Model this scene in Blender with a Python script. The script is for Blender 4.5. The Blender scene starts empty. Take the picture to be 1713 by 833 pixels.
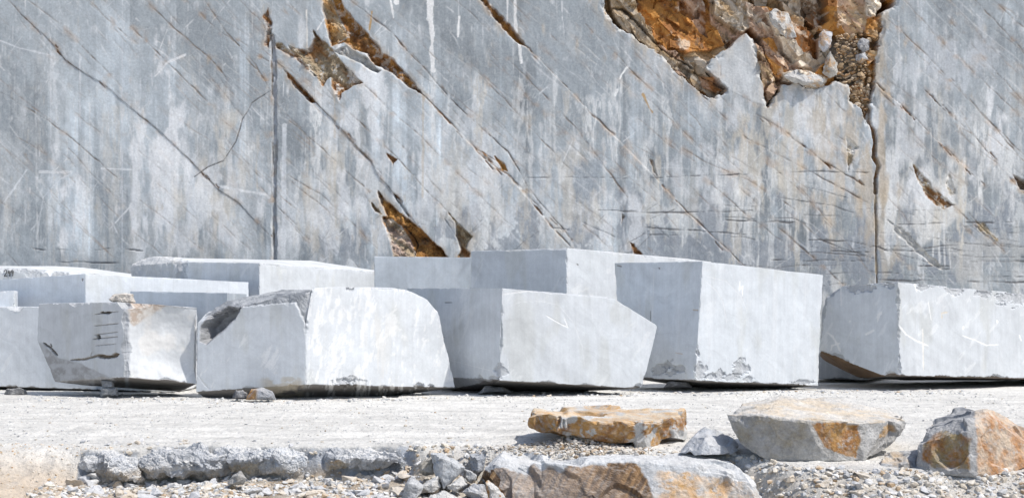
import bpy, bmesh, math, random
import numpy as np
from mathutils import Vector

# ---------------------------------------------------------------- camera, sky, sun, exposure
F, CX, HOR, H = 1913.0, 856.5, 430.0, 2.3          # focal length in photo pixels, centre column, horizon row, eye height (m)
sc = bpy.context.scene
COL = sc.collection
cam = bpy.data.objects.new('camera', bpy.data.cameras.new('camera'))
COL.objects.link(cam)
cam.location = (0, 0, H)
cam.rotation_euler = (math.radians(90), 0, 0)
cam.data.sensor_width = 36.0
cam.data.lens = 36.0 * F / 1713.0
cam.data.shift_y = (HOR - 416.5) / 1713.0
cam.data.clip_start = 0.1
cam.data.clip_end = 3000
sc.camera = cam

SUN = Vector((0.53, -0.29, 0.88)).normalized()      # direction towards the sun
w = bpy.data.worlds.new('World'); sc.world = w; w.use_nodes = True
nt = w.node_tree
sky = nt.nodes.new('ShaderNodeTexSky'); sky.sky_type = 'NISHITA'; sky.sun_disc = False
sky.sun_elevation = math.asin(SUN.z)
sky.sun_rotation = math.atan2(SUN.x, SUN.y)
sky.dust_density = 2.5
sky.altitude = 600
bg = nt.nodes['Background']; bg.inputs['Strength'].default_value = 0.135
nt.links.new(sky.outputs[0], bg.inputs[0])
sl = bpy.data.lights.new('sun', 'SUN'); sl.energy = 3.5; sl.angle = math.radians(0.5); sl.color = (1.0, 0.955, 0.89)
so = bpy.data.objects.new('sun', sl); COL.objects.link(so)
so.rotation_euler = (-SUN).to_track_quat('-Z', 'Y').to_euler()
sc.view_settings.view_transform = 'Standard'
sc.view_settings.look = 'None'
sc.view_settings.gamma = 1
sc.view_settings.exposure = 0.14
sc.cycles.max_bounces = 6
sc.cycles.diffuse_bounces = 4

rng = np.random.RandomState(7)
random.seed(7)

# ---------------------------------------------------------------- noise
_T2 = np.random.RandomState(1).rand(512 * 512).astype(np.float32)
_T3 = np.random.RandomState(2).rand(64 * 64 * 64).astype(np.float32)
def _h2(ix, iy, s):
    return _T2[(((iy + s * 37) & 511) << 9) + ((ix + s * 101) & 511)]
def _h3(ix, iy, iz, s):
    return _T3[(((iz + s * 7) & 63) << 12) + (((iy + s * 13) & 63) << 6) + ((ix + s * 29) & 63)]

def vn(x, y, z=None, s=0):
    x = np.asarray(x, np.float32); y = np.asarray(y, np.float32)
    if z is None and x.shape != y.shape: x, y = np.broadcast_arrays(x, y)
    fx = np.floor(x); fy = np.floor(y)
    tx = x - fx; ty = y - fy; fx = fx.astype(np.int32); fy = fy.astype(np.int32)
    tx = tx * tx * (3 - 2 * tx); ty = ty * ty * (3 - 2 * ty)
    if z is None:
        a = _h2(fx, fy, s); b = _h2(fx + 1, fy, s); c = _h2(fx, fy + 1, s); d = _h2(fx + 1, fy + 1, s)
        a = a + (b - a) * tx; c = c + (d - c) * tx
        return (a + (c - a) * ty) * 2 - 1
    z = np.asarray(z, np.float32); fz = np.floor(z); tz = z - fz; fz = fz.astype(np.int32); tz = tz * tz * (3 - 2 * tz)
    r = 0
    for k, wz in ((0, 1 - tz), (1, tz)):
        a = _h3(fx, fy, fz + k, s); b = _h3(fx + 1, fy, fz + k, s); c = _h3(fx, fy + 1, fz + k, s); d = _h3(fx + 1, fy + 1, fz + k, s)
        a = a + (b - a) * tx; c = c + (d - c) * tx
        r = r + wz * (a + (c - a) * ty)
    return r * 2 - 1

def fbm(x, y, z=None, o=4, s=0, g=0.5):
    r = 0; a = 1; t = 0
    for i in range(o):
        r = r + a * vn(x * 2**i + 17.3 * i, y * 2**i + 5.1 * i, None if z is None else z * 2**i + 9.7 * i, s + i)
        t += a; a *= g
    return r / t

def ss(a, b, x):
    t = np.clip((x - a) / (b - a), 0, 1)
    return t * t * (3 - 2 * t)

def lerp(a, b, t):
    return a + (b - a) * t[..., None]

def poly_d(P, U, V):
    """signed distance to polygon, positive inside"""
    P = np.array(P, float); n = len(P)
    d = np.full(U.shape, 1e9); ins = np.zeros(U.shape, bool)
    for i in range(n):
        a = P[i]; b = P[(i + 1) % n]; e = b - a
        t = np.clip(((U - a[0]) * e[0] + (V - a[1]) * e[1]) / max(e @ e, 1e-9), 0, 1)
        d = np.minimum(d, np.hypot(U - a[0] - t * e[0], V - a[1] - t * e[1]))
        c = ((a[1] > V) != (b[1] > V))
        with np.errstate(divide='ignore', invalid='ignore'):
            xx = (b[0] - a[0]) * (V - a[1]) / (b[1] - a[1] + 1e-12) + a[0]
        ins ^= c & (U < xx)
    return np.where(ins, d, -d)

def line_d(P, U, V):
    P = np.array(P, float)
    d = np.full(U.shape, 1e9); tt = np.zeros(U.shape)
    n = len(P) - 1
    for i in range(n):
        a = P[i]; e = P[i + 1] - a
        t = np.clip(((U - a[0]) * e[0] + (V - a[1]) * e[1]) / max(e @ e, 1e-9), 0, 1)
        q = np.hypot(U - a[0] - t * e[0], V - a[1] - t * e[1])
        m = q < d
        d = np.where(m, q, d); tt = np.where(m, (i + t) / n, tt)
    return d, tt

# ---------------------------------------------------------------- object helpers
def tag(o, label=None, cat=None, group=None, kind=None):
    if label: o['label'] = label
    if cat: o['category'] = cat
    if group: o['group'] = group
    if kind: o['kind'] = kind
    return o

def mesh_obj(name, V, Fc, mat, tint=None, smooth=False, parent=None):
    me = bpy.data.meshes.new(name)
    V = np.asarray(V, np.float32); Fc = np.asarray(Fc, np.int32)
    me.vertices.add(len(V)); me.vertices.foreach_set('co', V.ravel())
    k = Fc.shape[1]
    me.loops.add(Fc.size); me.loops.foreach_set('vertex_index', Fc.ravel())
    me.polygons.add(len(Fc)); me.polygons.foreach_set('loop_start', np.arange(0, Fc.size, k, dtype=np.int32))
    me.update(calc_edges=True)
    me.polygons.foreach_set('use_smooth', np.full(len(Fc), smooth))
    if tint is not None:
        a = me.color_attributes.new('tint', 'FLOAT_COLOR', 'POINT')
        c = np.ones((len(V), 4), np.float32); c[:, :3] = np.clip(tint, 0.005, 0.92)
        a.data.foreach_set('color', c.ravel())
    me.materials.append(mat)
    o = bpy.data.objects.new(name, me); COL.objects.link(o)
    if parent: o.parent = parent
    return o

def grid_faces(nu, nv):
    i = np.arange(nu * nv).reshape(nv, nu)
    return np.stack([i[:-1, :-1], i[:-1, 1:], i[1:, 1:], i[1:, :-1]], -1).reshape(-1, 4)

def P3(px, py, Y):
    return np.array([(px - CX) / F * Y, Y, H - (py - HOR) / F * Y])

def proj(V):
    return CX + F * V[:, 0] / V[:, 1], HOR - F * (V[:, 2] - H) / V[:, 1]

# ---------------------------------------------------------------- materials (tint attribute x procedural grain)
def material(name, fine=30.0, fine_amt=0.12, spots=0.0, bump=0.3, bump_scale=40.0, rough=0.75, streak=0.0, dust=0.0, mid=0.1, dist=0.01):
    m = bpy.data.materials.new(name); m.use_nodes = True
    N = m.node_tree.nodes; L = m.node_tree.links
    b = N['Principled BSDF']; b.inputs['Roughness'].default_value = rough
    b.inputs['Specular IOR Level'].default_value = 0.25
    tc = N.new('ShaderNodeTexCoord')
    at = N.new('ShaderNodeAttribute'); at.attribute_name = 'tint'
    def noise(scale, detail, rg=0.6, vec=None, lo=0.3, hi=0.7, a=0.0, c=1.0):
        n = N.new('ShaderNodeTexNoise'); n.inputs['Scale'].default_value = scale
        n.inputs['Detail'].default_value = detail; n.inputs['Roughness'].default_value = rg
        L.new(vec if vec else tc.outputs['Object'], n.inputs['Vector'])
        r = N.new('ShaderNodeMapRange'); r.inputs[1].default_value = lo; r.inputs[2].default_value = hi
        r.inputs[3].default_value = a; r.inputs[4].default_value = c
        L.new(n.outputs[0], r.inputs[0])
        return r.outputs[0], n
    def mul(a, b_):
        x = N.new('ShaderNodeVectorMath'); x.operation = 'MULTIPLY'
        L.new(a, x.inputs[0]); L.new(b_, x.inputs[1]); return x.outputs[0]
    f1, n1 = noise(fine, 5, 0.75, a=1 - fine_amt, c=1 + fine_amt)
    f2, n2 = noise(fine * 0.13, 6, 0.65, a=1 - mid, c=1 + mid)
    col = mul(mul(at.outputs['Color'], f1), f2)
    if streak:
        mp = N.new('ShaderNodeMapping'); mp.inputs['Scale'].default_value = (14, 14, 0.9)
        L.new(tc.outputs['Object'], mp.inputs[0])
        f3, n3 = noise(1.0, 5, 0.7, mp.outputs[0], 0.35, 0.7, 1 - streak, 1 + streak)
        col = mul(col, f3)
    if spots:
        f4, n4 = noise(fine * 0.9, 2, 0.5, None, 0.62, 0.70, 1.0, 1 - spots)
        col = mul(col, f4)
    if dust:
        ge = N.new('ShaderNodeNewGeometry'); sp = N.new('ShaderNodeSeparateXYZ'); L.new(ge.outputs['Normal'], sp.inputs[0])
        dn, dd = noise(6.0, 6, 0.7, None, 0.3, 0.7, -0.25, 0.25)
        ad = N.new('ShaderNodeMath'); ad.operation = 'ADD'; L.new(sp.outputs[2], ad.inputs[0]); L.new(dn, ad.inputs[1])
        r = N.new('ShaderNodeMapRange'); r.inputs[1].default_value = 0.55; r.inputs[2].default_value = 0.95
        r.inputs[3].default_value = 0; r.inputs[4].default_value = dust; L.new(ad.outputs[0], r.inputs[0])
        mx = N.new('ShaderNodeMix'); mx.data_type = 'RGBA'
        L.new(r.outputs[0], mx.inputs[0]); L.new(col, mx.inputs[6]); mx.inputs[7].default_value = (0.78, 0.765, 0.73, 1)
        col = mx.outputs[2]
    L.new(col, b.inputs['Base Color'])
    if bump:
        nb = N.new('ShaderNodeTexNoise'); nb.inputs['Scale'].default_value = bump_scale
        nb.inputs['Detail'].default_value = 6; nb.inputs['Roughness'].default_value = 0.7
        L.new(tc.outputs['Object'], nb.inputs['Vector'])
        bp = N.new('ShaderNodeBump'); bp.inputs['Strength'].default_value = bump; bp.inputs['Distance'].default_value = dist
        L.new(nb.outputs[0], bp.inputs['Height']); L.new(bp.outputs[0], b.inputs['Normal'])
    return m

M_WALL = material('quarried_wall_marble', 16, 0.15, 0.0, 0.4, 8, 0.7, 0.03, 0.0, 0.10, 0.03)
M_BLOCK = material('sawn_marble', 26, 0.05, 0.0, 0.25, 22, 0.65, 0.05, 0.0, 0.07)
M_ROCK = material('broken_marble', 34, 0.22, 0.0, 1.0, 22, 0.8, 0.0, 0.25, 0.22, 0.03)
M_LEDGE = material('dusty_bedrock', 30, 0.22, 0.0, 1.0, 18, 0.8, 0.0, 0.85, 0.25, 0.03)
M_GROUND = material('crushed_marble_ground', 22, 0.16, 0.22, 1.0, 16, 0.9, 0.0, 0.0, 0.12, 0.05)
M_STONE = material('loose_stone', 60, 0.12, 0.0, 0.4, 60, 0.85, 0.0, 0.35, 0.12)

# ================================================================ ground
def ground_z(X, Y, detail=True):
    z = -0.028 * np.clip(Y - 15, 0, 5) - 0.06 * np.clip(Y - 20, 0, 5)
    z = z + np.where(X < -2, -0.03, 0) * ss(18, 21, Y)
    px = CX + F * X / np.maximum(Y, 8)
    j = fbm(X * 1.3, Y * 0.3, o=4, s=3)
    ye = np.interp(X, [-7, -5.6, -5.0, -4.0, -2.5, -1.2, -0.7, -0.2, 0.5, 2.6, 3.25, 4.5, 6, 9], [13.9, 13.9, 13.75, 13.95, 13.85, 13.95, 14.0, 14.0, 13.7, 13.45, 12.6, 12.35, 12.2, 12.0]) + j * 0.22 + 0.05 * fbm(X * 6, Y * 2, o=3, s=4)
    wd = np.interp(X, [-7, -6.0, -5.0, -1.3, -0.8, 0, 2.4, 3.2, 9], [1.3, 1.1, 0.16, 0.16, 0.75, 0.5, 0.6, 1.3, 1.3])
    dr = np.interp(X, [-7, -5.3, -4.6, -1.3, 0, 2.4, 3.2, 9], [0.22, 0.34, 0.42, 0.36, 0.42, 0.42, 0.42, 0.42])
    d = ye - Y
    t = np.clip(d / wd, 0, 1); t = t * t * (3 - 2 * t)
    z = z - dr * t - 0.06 * np.clip(d - wd, 0, 4)
    low = ss(0, 0.4, d)
    near = ss(45, 24, np.abs(Y - 5)) 
    if detail:
        z = z + near * (0.010 * fbm(X * 0.6, Y * 2.2, o=4, s=8) + 0.013 * fbm(X * 1.5, Y * 10, o=3, s=9) * ss(-0.2, 0.6, fbm(X * .5, Y * .8, o=2, s=31)))
        for yc, sd in ((15.3, 61), (16.9, 62), (18.2, 63), (14.6, 64)):
            yy = Y - yc - .25 * vn(X * .18, X * 0 + sd, s=sd)
            z = z + near * (-.022 * np.exp(-(yy / .16)**2) + .016 * np.exp(-((yy - .28) / .09)**2)) * (.6 + .8 * fbm(X * 1.5, yy * 2, o=3, s=sd))
        z = z + near * 0.007 * fbm(X * 12, Y * 12, o=3, s=10)
        z = z + low * near * (0.07 * fbm(X * 1.6, Y * 2.4, o=4, s=11) + 0.022 * fbm(X * 9, Y * 9, o=3, s=12))
        face = t * (1 - t) * 4 * (wd < 0.3)
        z = z + face * (0.10 * fbm(X * 4, Y * 6, o=4, s=13) + .05 * fbm(X * 14, Y * 14, o=3, s=14))
        z = z + near * .012 * ss(.1, .5, fbm(X * 5, Y * 9, o=3, s=15))
    return z, d, t, low, wd

gx = np.concatenate([[-400, -200, -100, -60, -40, -30], np.arange(-22, -9, 0.5), np.arange(-9, 9.01, 0.021), np.arange(9.5, 22, 0.5), [30, 40, 60, 100, 200, 400]])
gy = np.concatenate([[-300, -100, -40, -20, -10, 0, 4, 7, 9], np.arange(10, 11.8, 0.15), np.arange(11.8, 15, 0.016), np.arange(15, 23, 0.05), np.arange(23, 33, 0.3), [34, 36, 40, 50, 80, 150, 400]])
GX, GY = np.meshgrid(gx, gy)
GZ, D, T, LOW, WD = ground_z(GX, GY)
white = np.array([0.735, 0.722, 0.685])
c = np.broadcast_to(white, GX.shape + (3,)).copy()
st = fbm(GX * 0.7, GY * 7, o=5, s=20)
c *= (1.04 + 0.16 * st)[..., None]
c = lerp(c, np.array([0.50, 0.49, 0.47]), ss(0.15, 0.7, fbm(GX * 1.4, GY * 9, o=4, s=22)) * 0.55)
gravel_c = np.array([0.52, 0.46, 0.38])
sandy = np.array([0.64, 0.545, 0.44])[None, None] * (1 + .22 * fbm(GX * 3, GY * 9, o=5, s=33, g=.65))[..., None]
left = ss(-4.4, -5.6, GX) 
lowc = lerp(np.broadcast_to(gravel_c, c.shape), sandy, left)
lowc = lerp(lowc, np.array([0.33, 0.25, 0.17]), ss(0.15, 0.6, fbm(GX * 2.2, GY * 2.2, o=4, s=23)) * 0.6 * (1 - left))
lowc = lerp(lowc, np.array([0.62, 0.60, 0.57]), ss(0.0, 0.6, fbm(GX * 3, GY * 3, o=4, s=24)) * 0.6)
c = lerp(c, lowc, ss(-0.05, 0.35, D) * (0.35 + 0.65 * ss(0, 1, T)))
blue = np.array([0.36, 0.385, 0.42])
fc = T * (1 - T) * 4 * (WD < 0.3)
bq = fbm(GX * 7, GY * 7, o=5, s=26, g=.65)
bc = lerp(lerp(np.broadcast_to(blue * .72, c.shape), blue * 1.35, ss(-.2, .3, bq)), np.array([.36, .28, .19]), ss(.1, .35, fbm(GX * 2.5, GY * 4, o=4, s=28)) * ss(.4, .9, T) * .8)
c = lerp(c, bc, ss(0.05, 0.4, fc) * ss(-.5, -.1, fbm(GX * 4, GY * 4, o=4, s=29)))
V = np.stack([GX, GY, GZ], -1)
ledge = ss(0.05, 0.6, fc)
V[..., 1] -= ledge * 0.05 * fbm(GX * 5, GZ * 9, o=4, s=27)
ground = mesh_obj('ground', V.reshape(-1, 3), grid_faces(len(gx), len(gy)), M_GROUND, c.reshape(-1, 3), True)
tag(ground, kind='structure')

def gz(x, y):
    return float(ground_z(np.array([float(x)]), np.array([float(y)]))[0][0])

# ================================================================ quarry wall
YW = 32.0
SW = YW / F
uu = np.concatenate([np.linspace(-5200, -500, 90), np.linspace(-480, -70, 120), np.arange(-60, 1775, 1.3), np.linspace(1785, 2200, 120), np.linspace(2240, 6900, 90)])
vv = np.concatenate([np.linspace(-650, -70, 90), np.arange(-60, 485, 1.3), np.arange(490, 640, 6)])
U, Vv = np.meshgrid(uu, vv)
big = fbm(U / 260, Vv / 260, o=4, s=40)
depth = 0.10 * fbm(U / 400, Vv / 400, o=3, s=41) + 0.018 * fbm(U / 18, Vv / 40, o=4, s=42)
A = np.broadcast_to(np.array([0.362, 0.397, 0.422]), U.shape + (3,)).copy()
idg = np.zeros(U.shape, np.int16); parts_ = []
A *= (1 + 0.22 * big)[..., None]
# diagonal bedding coordinate: lines run down to the right
cs, sn = math.cos(math.radians(43)), math.sin(math.radians(43))
ac = U * sn - Vv * cs; al = U * cs + Vv * sn
A *= (1 + 0.22 * fbm(ac / 60, al / 700, o=4, s=43))[..., None]
sl_ = fbm(ac / 120, al / 1400, o=2, s=36); A *= (1 + .10 * np.sign(sl_) * ss(0, .02, np.abs(sl_)))[..., None]
A *= (1 + 0.07 * fbm(ac / 9, al / 300, o=3, s=44))[..., None]
# vertical saw bands and washed streaks
band = vn(U / 46, Vv / 1500, s=45); band = np.sign(band) * np.abs(band)**0.6
lowr = ss(60, 330, Vv)
wgt = ss(0.0, 0.5, fbm(U / 160, Vv / 200, o=2, s=46) + 0.25)
A *= (1 + 0.07 * band * (0.4 + 0.6 * lowr))[..., None]
for k in range(150):                                  # passes of the saw: sharp-edged vertical bands
    ub = rng.uniform(-60, 1770); wb = rng.uniform(3, 26) if k % 3 else rng.uniform(20, 60); tb = rng.uniform(-60, 330); hb = rng.uniform(80, 420)
    j0, j1 = np.searchsorted(uu, [ub - 2, ub + wb + 2]); i0, i1 = np.searchsorted(vv, [tb, tb + hb + 40])
    u = U[i0:i1, j0:j1]; v = Vv[i0:i1, j0:j1]
    m = ss(-1, 1, u - ub) * ss(-1, 1, ub + wb - u) * ss(0, 50, v - tb + 18 * fbm(u / 5, v / 30, o=3, s=k)) * ss(0, 40, tb + hb - v)
    A[i0:i1, j0:j1] *= (1 + m * rng.choice([-.16, -.10, .12, .22, .32]) * (.75 + .8 * fbm(u / 9, v / 60, o=3, s=k + 3)))[..., None]
stk = fbm(U / 7.0, Vv / 130, o=4, s=47)
pat = fbm(U / 34, Vv / 60, o=5, s=48, g=0.6)
m = ss(0.06, 0.30, stk * 0.4 + pat * 0.95 + 0.22 * lowr - 0.17 + .25 * fbm(U / 120, Vv / 200, o=2, s=39)) * (0.35 + 0.65 * lowr)
A = lerp(A, np.array([0.66, 0.67, 0.67]), m * (0.26 + .32 * ss(400, 560, U)))
m = ss(0.12, 0.42, fbm(U / 11, Vv / 90, o=5, s=49, g=.65) + 0.3 * fbm(U / 90, Vv / 90, o=2, s=50)) * lowr
A = lerp(A, np.array([0.62, 0.60, 0.56]), m * 0.36)
m = ss(0.06, 0.16, fbm(U / 44, Vv / 60, o=5, s=51, g=.62) + 0.25 * ss(300, 430, Vv) - 0.13) * ss(200, 380, Vv) * ss(480, 1000, U + 380 * ss(.0, .3, fbm(U / 200, Vv / 200, o=2, s=38)))
A = lerp(A, np.array([0.26, 0.285, 0.32]), m * 0.75)
# fine light hairlines and scratches along the bedding
hl = np.abs(fbm(ac / 26, al / 700, o=3, s=52)); A = lerp(A, np.array([0.62, 0.63, 0.64]), ss(0.018, 0.0, hl) * ss(-.2, .3, fbm(al / 90, ac / 90, o=2, s=53)) * 0.55)
hl = np.abs(fbm(ac / 34 + 7, al / 800, o=3, s=54)); A = lerp(A, np.array([0.30, 0.24, 0.19]), ss(0.014, 0.0, hl) * ss(0, .3, fbm(al / 70, ac / 50, o=2, s=55)) * 0.55)
hl = np.abs(fbm(U / 60, Vv / 80, o=5, s=56)); A = lerp(A, np.array([0.60, 0.61, 0.62]), ss(0.012, 0.0, hl) * 0.35)
# warm and white mineral areas
def blob(u, v, ru, rv, col, amt, s=60, lo=-0.25, hi=0.35, fu=22, fv=50):
    global A
    d = np.exp(-(((U - u) / ru)**2 + ((Vv - v) / rv)**2))
    m = ss(0.25, 0.55, d + 0.6 * fbm(U / fu, Vv / fv, o=5, s=s, g=.6)) * ss(lo, .15, fbm(U / fu * 1.3, Vv / fv, o=4, s=s + 1) + .25 * fbm(U / 4, Vv / 25, o=3, s=s + 2))
    A = lerp(A, np.array(col), m * amt)
W1 = (0.74, 0.75, 0.76); CR = (0.62, 0.575, 0.50)
for a in [(285, 240, 38, 150, W1, .8, 61), (345, 300, 60, 130, CR, .55, 62), (120, 370, 26, 70, W1, .8, 63), (232, 330, 14, 140, W1, .7, 64), (88, 200, 10, 110, W1, .4, 65),
          (540, 340, 40, 90, CR, .6, 66), (590, 250, 50, 110, W1, .6, 67), (625, 130, 22, 60, W1, .7, 68), (700, 330, 30, 110, W1, .5, 69), (790, 330, 60, 80, CR, .4, 70),
          (960, 330, 50, 80, CR, .5, 71), (1020, 370, 50, 60, W1, .6, 72), (1290, 260, 60, 110, (0.56, 0.53, 0.47), .8, 73), (1390, 260, 60, 110, (0.58, 0.52, 0.44), .8, 74), (1230, 150, 60, 60, W1, .5, 75),
          (1500, 230, 50, 120, W1, .55, 76), (1550, 340, 90, 50, (0.70, 0.69, 0.66), .8, 77), (1480, 380, 25, 80, (0.5, 0.44, 0.36), .6, 78), (1665, 210, 22, 70, W1, .9, 79), (1350, 190, 60, 50, W1, .6, 80),
          (1555, 322, 50, 36, W1, .8, 84), (1620, 430, 110, 40, (0.45, 0.45, 0.44), .8, 81), (320, 330, 90, 90, W1, .6, 85), (560, 380, 80, 50, W1, .6, 86), (800, 290, 60, 110, W1, .5, 87), (1180, 290, 60, 60, W1, .5, 88), (1100, 100, 60, 70, (.55, .56, .57), .5, 89), (1600, 80, 70, 70, (.58, .60, .63), .5, 59), (470, 380, 10, 60, W1, .6, 82), (510, 60, 14, 60, W1, .5, 83)]:
    blob(*a)
def stroke(P, hw, gain, s):
    P = np.array(P, float)
    j0, j1 = np.searchsorted(uu, [P[:, 0].min() - 6, P[:, 0].max() + 6]); i0, i1 = np.searchsorted(vv, [P[:, 1].min() - 6, P[:, 1].max() + 6])
    if j1 <= j0 or i1 <= i0: return
    d, t = line_d(P, U[i0:i1, j0:j1], Vv[i0:i1, j0:j1])
    m = ss(.9, -.2, d - hw) * np.clip(np.minimum(t, 1 - t) * 5, 0, 1) * np.clip(.7 + 1.3 * fbm(U[i0:i1, j0:j1] / 5, Vv[i0:i1, j0:j1] / 8, o=2, s=s), 0, 1)
    A[i0:i1, j0:j1] = lerp(A[i0:i1, j0:j1], np.array([.70, .705, .71]) if gain > 0 else np.array([.24, .25, .265]), m * abs(gain))
for k in range(1700):
    u0 = rng.uniform(-60, 1760); v0 = rng.uniform(-50, 470); l_ = rng.uniform(8, 70) * (1.6 if k % 7 == 0 else 1)
    an = math.radians([rng.uniform(36, 56), rng.uniform(38, 72), rng.uniform(38, 50), rng.uniform(84, 94), rng.uniform(88, 92), rng.uniform(110, 150)][k % 6])
    b_ = rng.uniform(-.10, .10) * l_ * (k % 6 < 2)
    stroke([(u0, v0), (u0 + l_ * .5 * math.cos(an) - b_ * math.sin(an), v0 + l_ * .5 * math.sin(an) + b_ * math.cos(an)), (u0 + l_ * math.cos(an), v0 + l_ * math.sin(an))], rng.uniform(-.45, .9), rng.choice([.22, .35, .5, .7, -.35]), k % 90)
for cx_, cy_, rr, a0, a1 in [(150, 400, 95, 150, 250), (330, 260, 120, 190, 235), (1290, 560, 260, 250, 300), (920, 380, 150, 200, 260), (1120, 470, 190, 215, 290), (640, 420, 120, 200, 250)]:
    stroke([(cx_ + rr * math.cos(math.radians(a)), cy_ + rr * math.sin(math.radians(a))) for a in np.linspace(a0, a1, 9)], .5, .4, 3)
for k in range(170):                                  # limewash runs: ragged vertical tongues of different length
    ub = rng.uniform(-50, 1760); tb = rng.uniform(120, 380); hb = rng.uniform(40, 190); wb = rng.uniform(1.2, 8) ** 1.15
    j0, j1 = np.searchsorted(uu, [ub - wb * 2 - 3, ub + wb * 2 + 3]); i0, i1 = np.searchsorted(vv, [tb - 10, tb + hb])
    u = U[i0:i1, j0:j1]; v = Vv[i0:i1, j0:j1]; t = (v - tb) / hb
    m = ss(1.0, -.5, (np.abs(u - ub - 3 * fbm(u * 0, v / 40, o=2, s=k)) - wb * (1 + 1.2 * fbm(u / 4, v / 22, o=3, s=k + 1)) * (1 - t * .6)) * .9) * ss(1, .8, t) * ss(-.08, .05, t) * ss(-.45, .1, fbm(u / 3.5, v / 18, o=4, s=k + 2, g=.65))
    A[i0:i1, j0:j1] = lerp(A[i0:i1, j0:j1], np.array([.74, .745, .735]) if k % 4 else np.array([.60, .56, .49]), m * rng.uniform(.15, .7) * (.5 if ub < 420 else 1))
# flowed white drips: (points, half width)
def drip(P, hw, col=(0.80, 0.80, 0.79), amt=0.95, rag=0.45):
    global A
    P = np.array(P, float)
    j0, j1 = np.searchsorted(uu, [P[:, 0].min() - 30, P[:, 0].max() + 30]); i0, i1 = np.searchsorted(vv, [P[:, 1].min() - 30, P[:, 1].max() + 30])
    u = U[i0:i1, j0:j1]; v = Vv[i0:i1, j0:j1]
    d, t = line_d(P, u, v)
    wv = hw * (0.75 + rag * fbm(u / 9, v / 14, o=4, s=90) * 1.6)
    m = ss(0.5, -0.8, d - wv)
    A[i0:i1, j0:j1] = lerp(A[i0:i1, j0:j1], np.array(col), m * amt)
drip([(722, -10), (720, 30), (724, 60), (721, 90), (724, 118)], 5)
drip([(716, 0), (717, 30)], 6); drip([(652, -10), (658, 30)], 2.5); drip([(662, -5), (662, 4)], 6)
drip([(849, 0), (848, 42)], 2.0); drip([(862, -5), (863, 60)], 3.5); drip([(868, 62), (872, 105)], 3); drip([(768, 28), (766, 62)], 2)
drip([(513, 18), (514, 80)], 1.8, (0.72, 0.70, 0.66)); drip([(531, 50), (542, 32), (552, 38)], 1.5); drip([(560, 60), (569, 72), (566, 80)], 2.5); drip([(574, 50), (571, 72)], 2)
drip([(1050, 112), (1040, 125), (1037, 132)], 2.5); drip([(1033, 150), (1029, 160)], 3); drip([(260, 128), (280, 105), (310, 92)], 2.5, (.7, .71, .72))
drip([(340, 306), (400, 318), (448, 326)], 2.5, (.7, .71, .72), .8); drip([(0, 68), (30, 80), (82, 92)], 2.0, (.62, .64, .66), .7); drip([(66, 288), (118, 288)], 3, (.7, .71, .72), .7)
drip([(170, 282), (220, 284)], 2, (.72, .73, .74), .7); drip([(44, 285), (20, 320), (5, 340)], 2, (.66, .68, .7), .6); drip([(60, 400), (72, 330), (100, 300), (120, 290)], 1.2, (.66, .68, .7), .6)
drip([(205, -60), (204, 440)], 1.2, (.60, .62, .65), .6); drip([(133, 90), (134, 210)], 1.6, (.66, .67, .69), .6); drip([(84, 60), (85, 250)], 1.4, (.62, .64, .66), .5)
drip([(476, 210), (474, 430)], 5, (.66, .68, .7), .7, .2); drip([(1570, 390), (1571, 440)], 2, (.7, .7, .69), .8); drip([(1578, 370), (1580, 445)], 2, (.7, .7, .69), .8); drip([(1586, 400), (1590, 450)], 1.6, (.7, .7, .69), .8)
drip([(1562, 375), (1560, 430)], 1.5, (.7, .7, .69), .8); drip([(1557, 215), (1557, 285)], 1.5, (.66, .65, .63), .6); drip([(708, 160), (707, 330)], 2.5, (.50, .42, .32), .5); drip([(560, 110), (560, 230)], 2, (.5, .42, .32), .35)
drip([(622, 20), (618, 50)], 2.2, (.48, .30, .12), .9); drip([(1076, 158), (1086, 180), (1092, 188)], 3, (.45, .29, .12), .9); drip([(1350, 360), (1352, 420)], 1.5, (.7, .7, .69), .5)
for u0 in (60, 150, 232, 330, 385, 520, 596, 640, 742, 830, 905, 1010, 1140, 1205, 1330):
    drip([(u0, 200 + 40 * math.sin(u0)), (u0 + 2, 420)], 1.6 + 1.2 * (u0 % 3), (.66, .665, .66), .45, .8)

BR = np.array([0.21, 0.10, 0.035]); OC = np.array([0.36, 0.19, 0.055]); TN = np.array([0.37, 0.30, 0.205]); GY_ = np.array([0.42, 0.42, 0.41]); DK = np.array([0.12, 0.09, 0.065]); WH = np.array([0.66, 0.65, 0.62]); PK = np.array([0.39, 0.30, 0.25])

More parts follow.
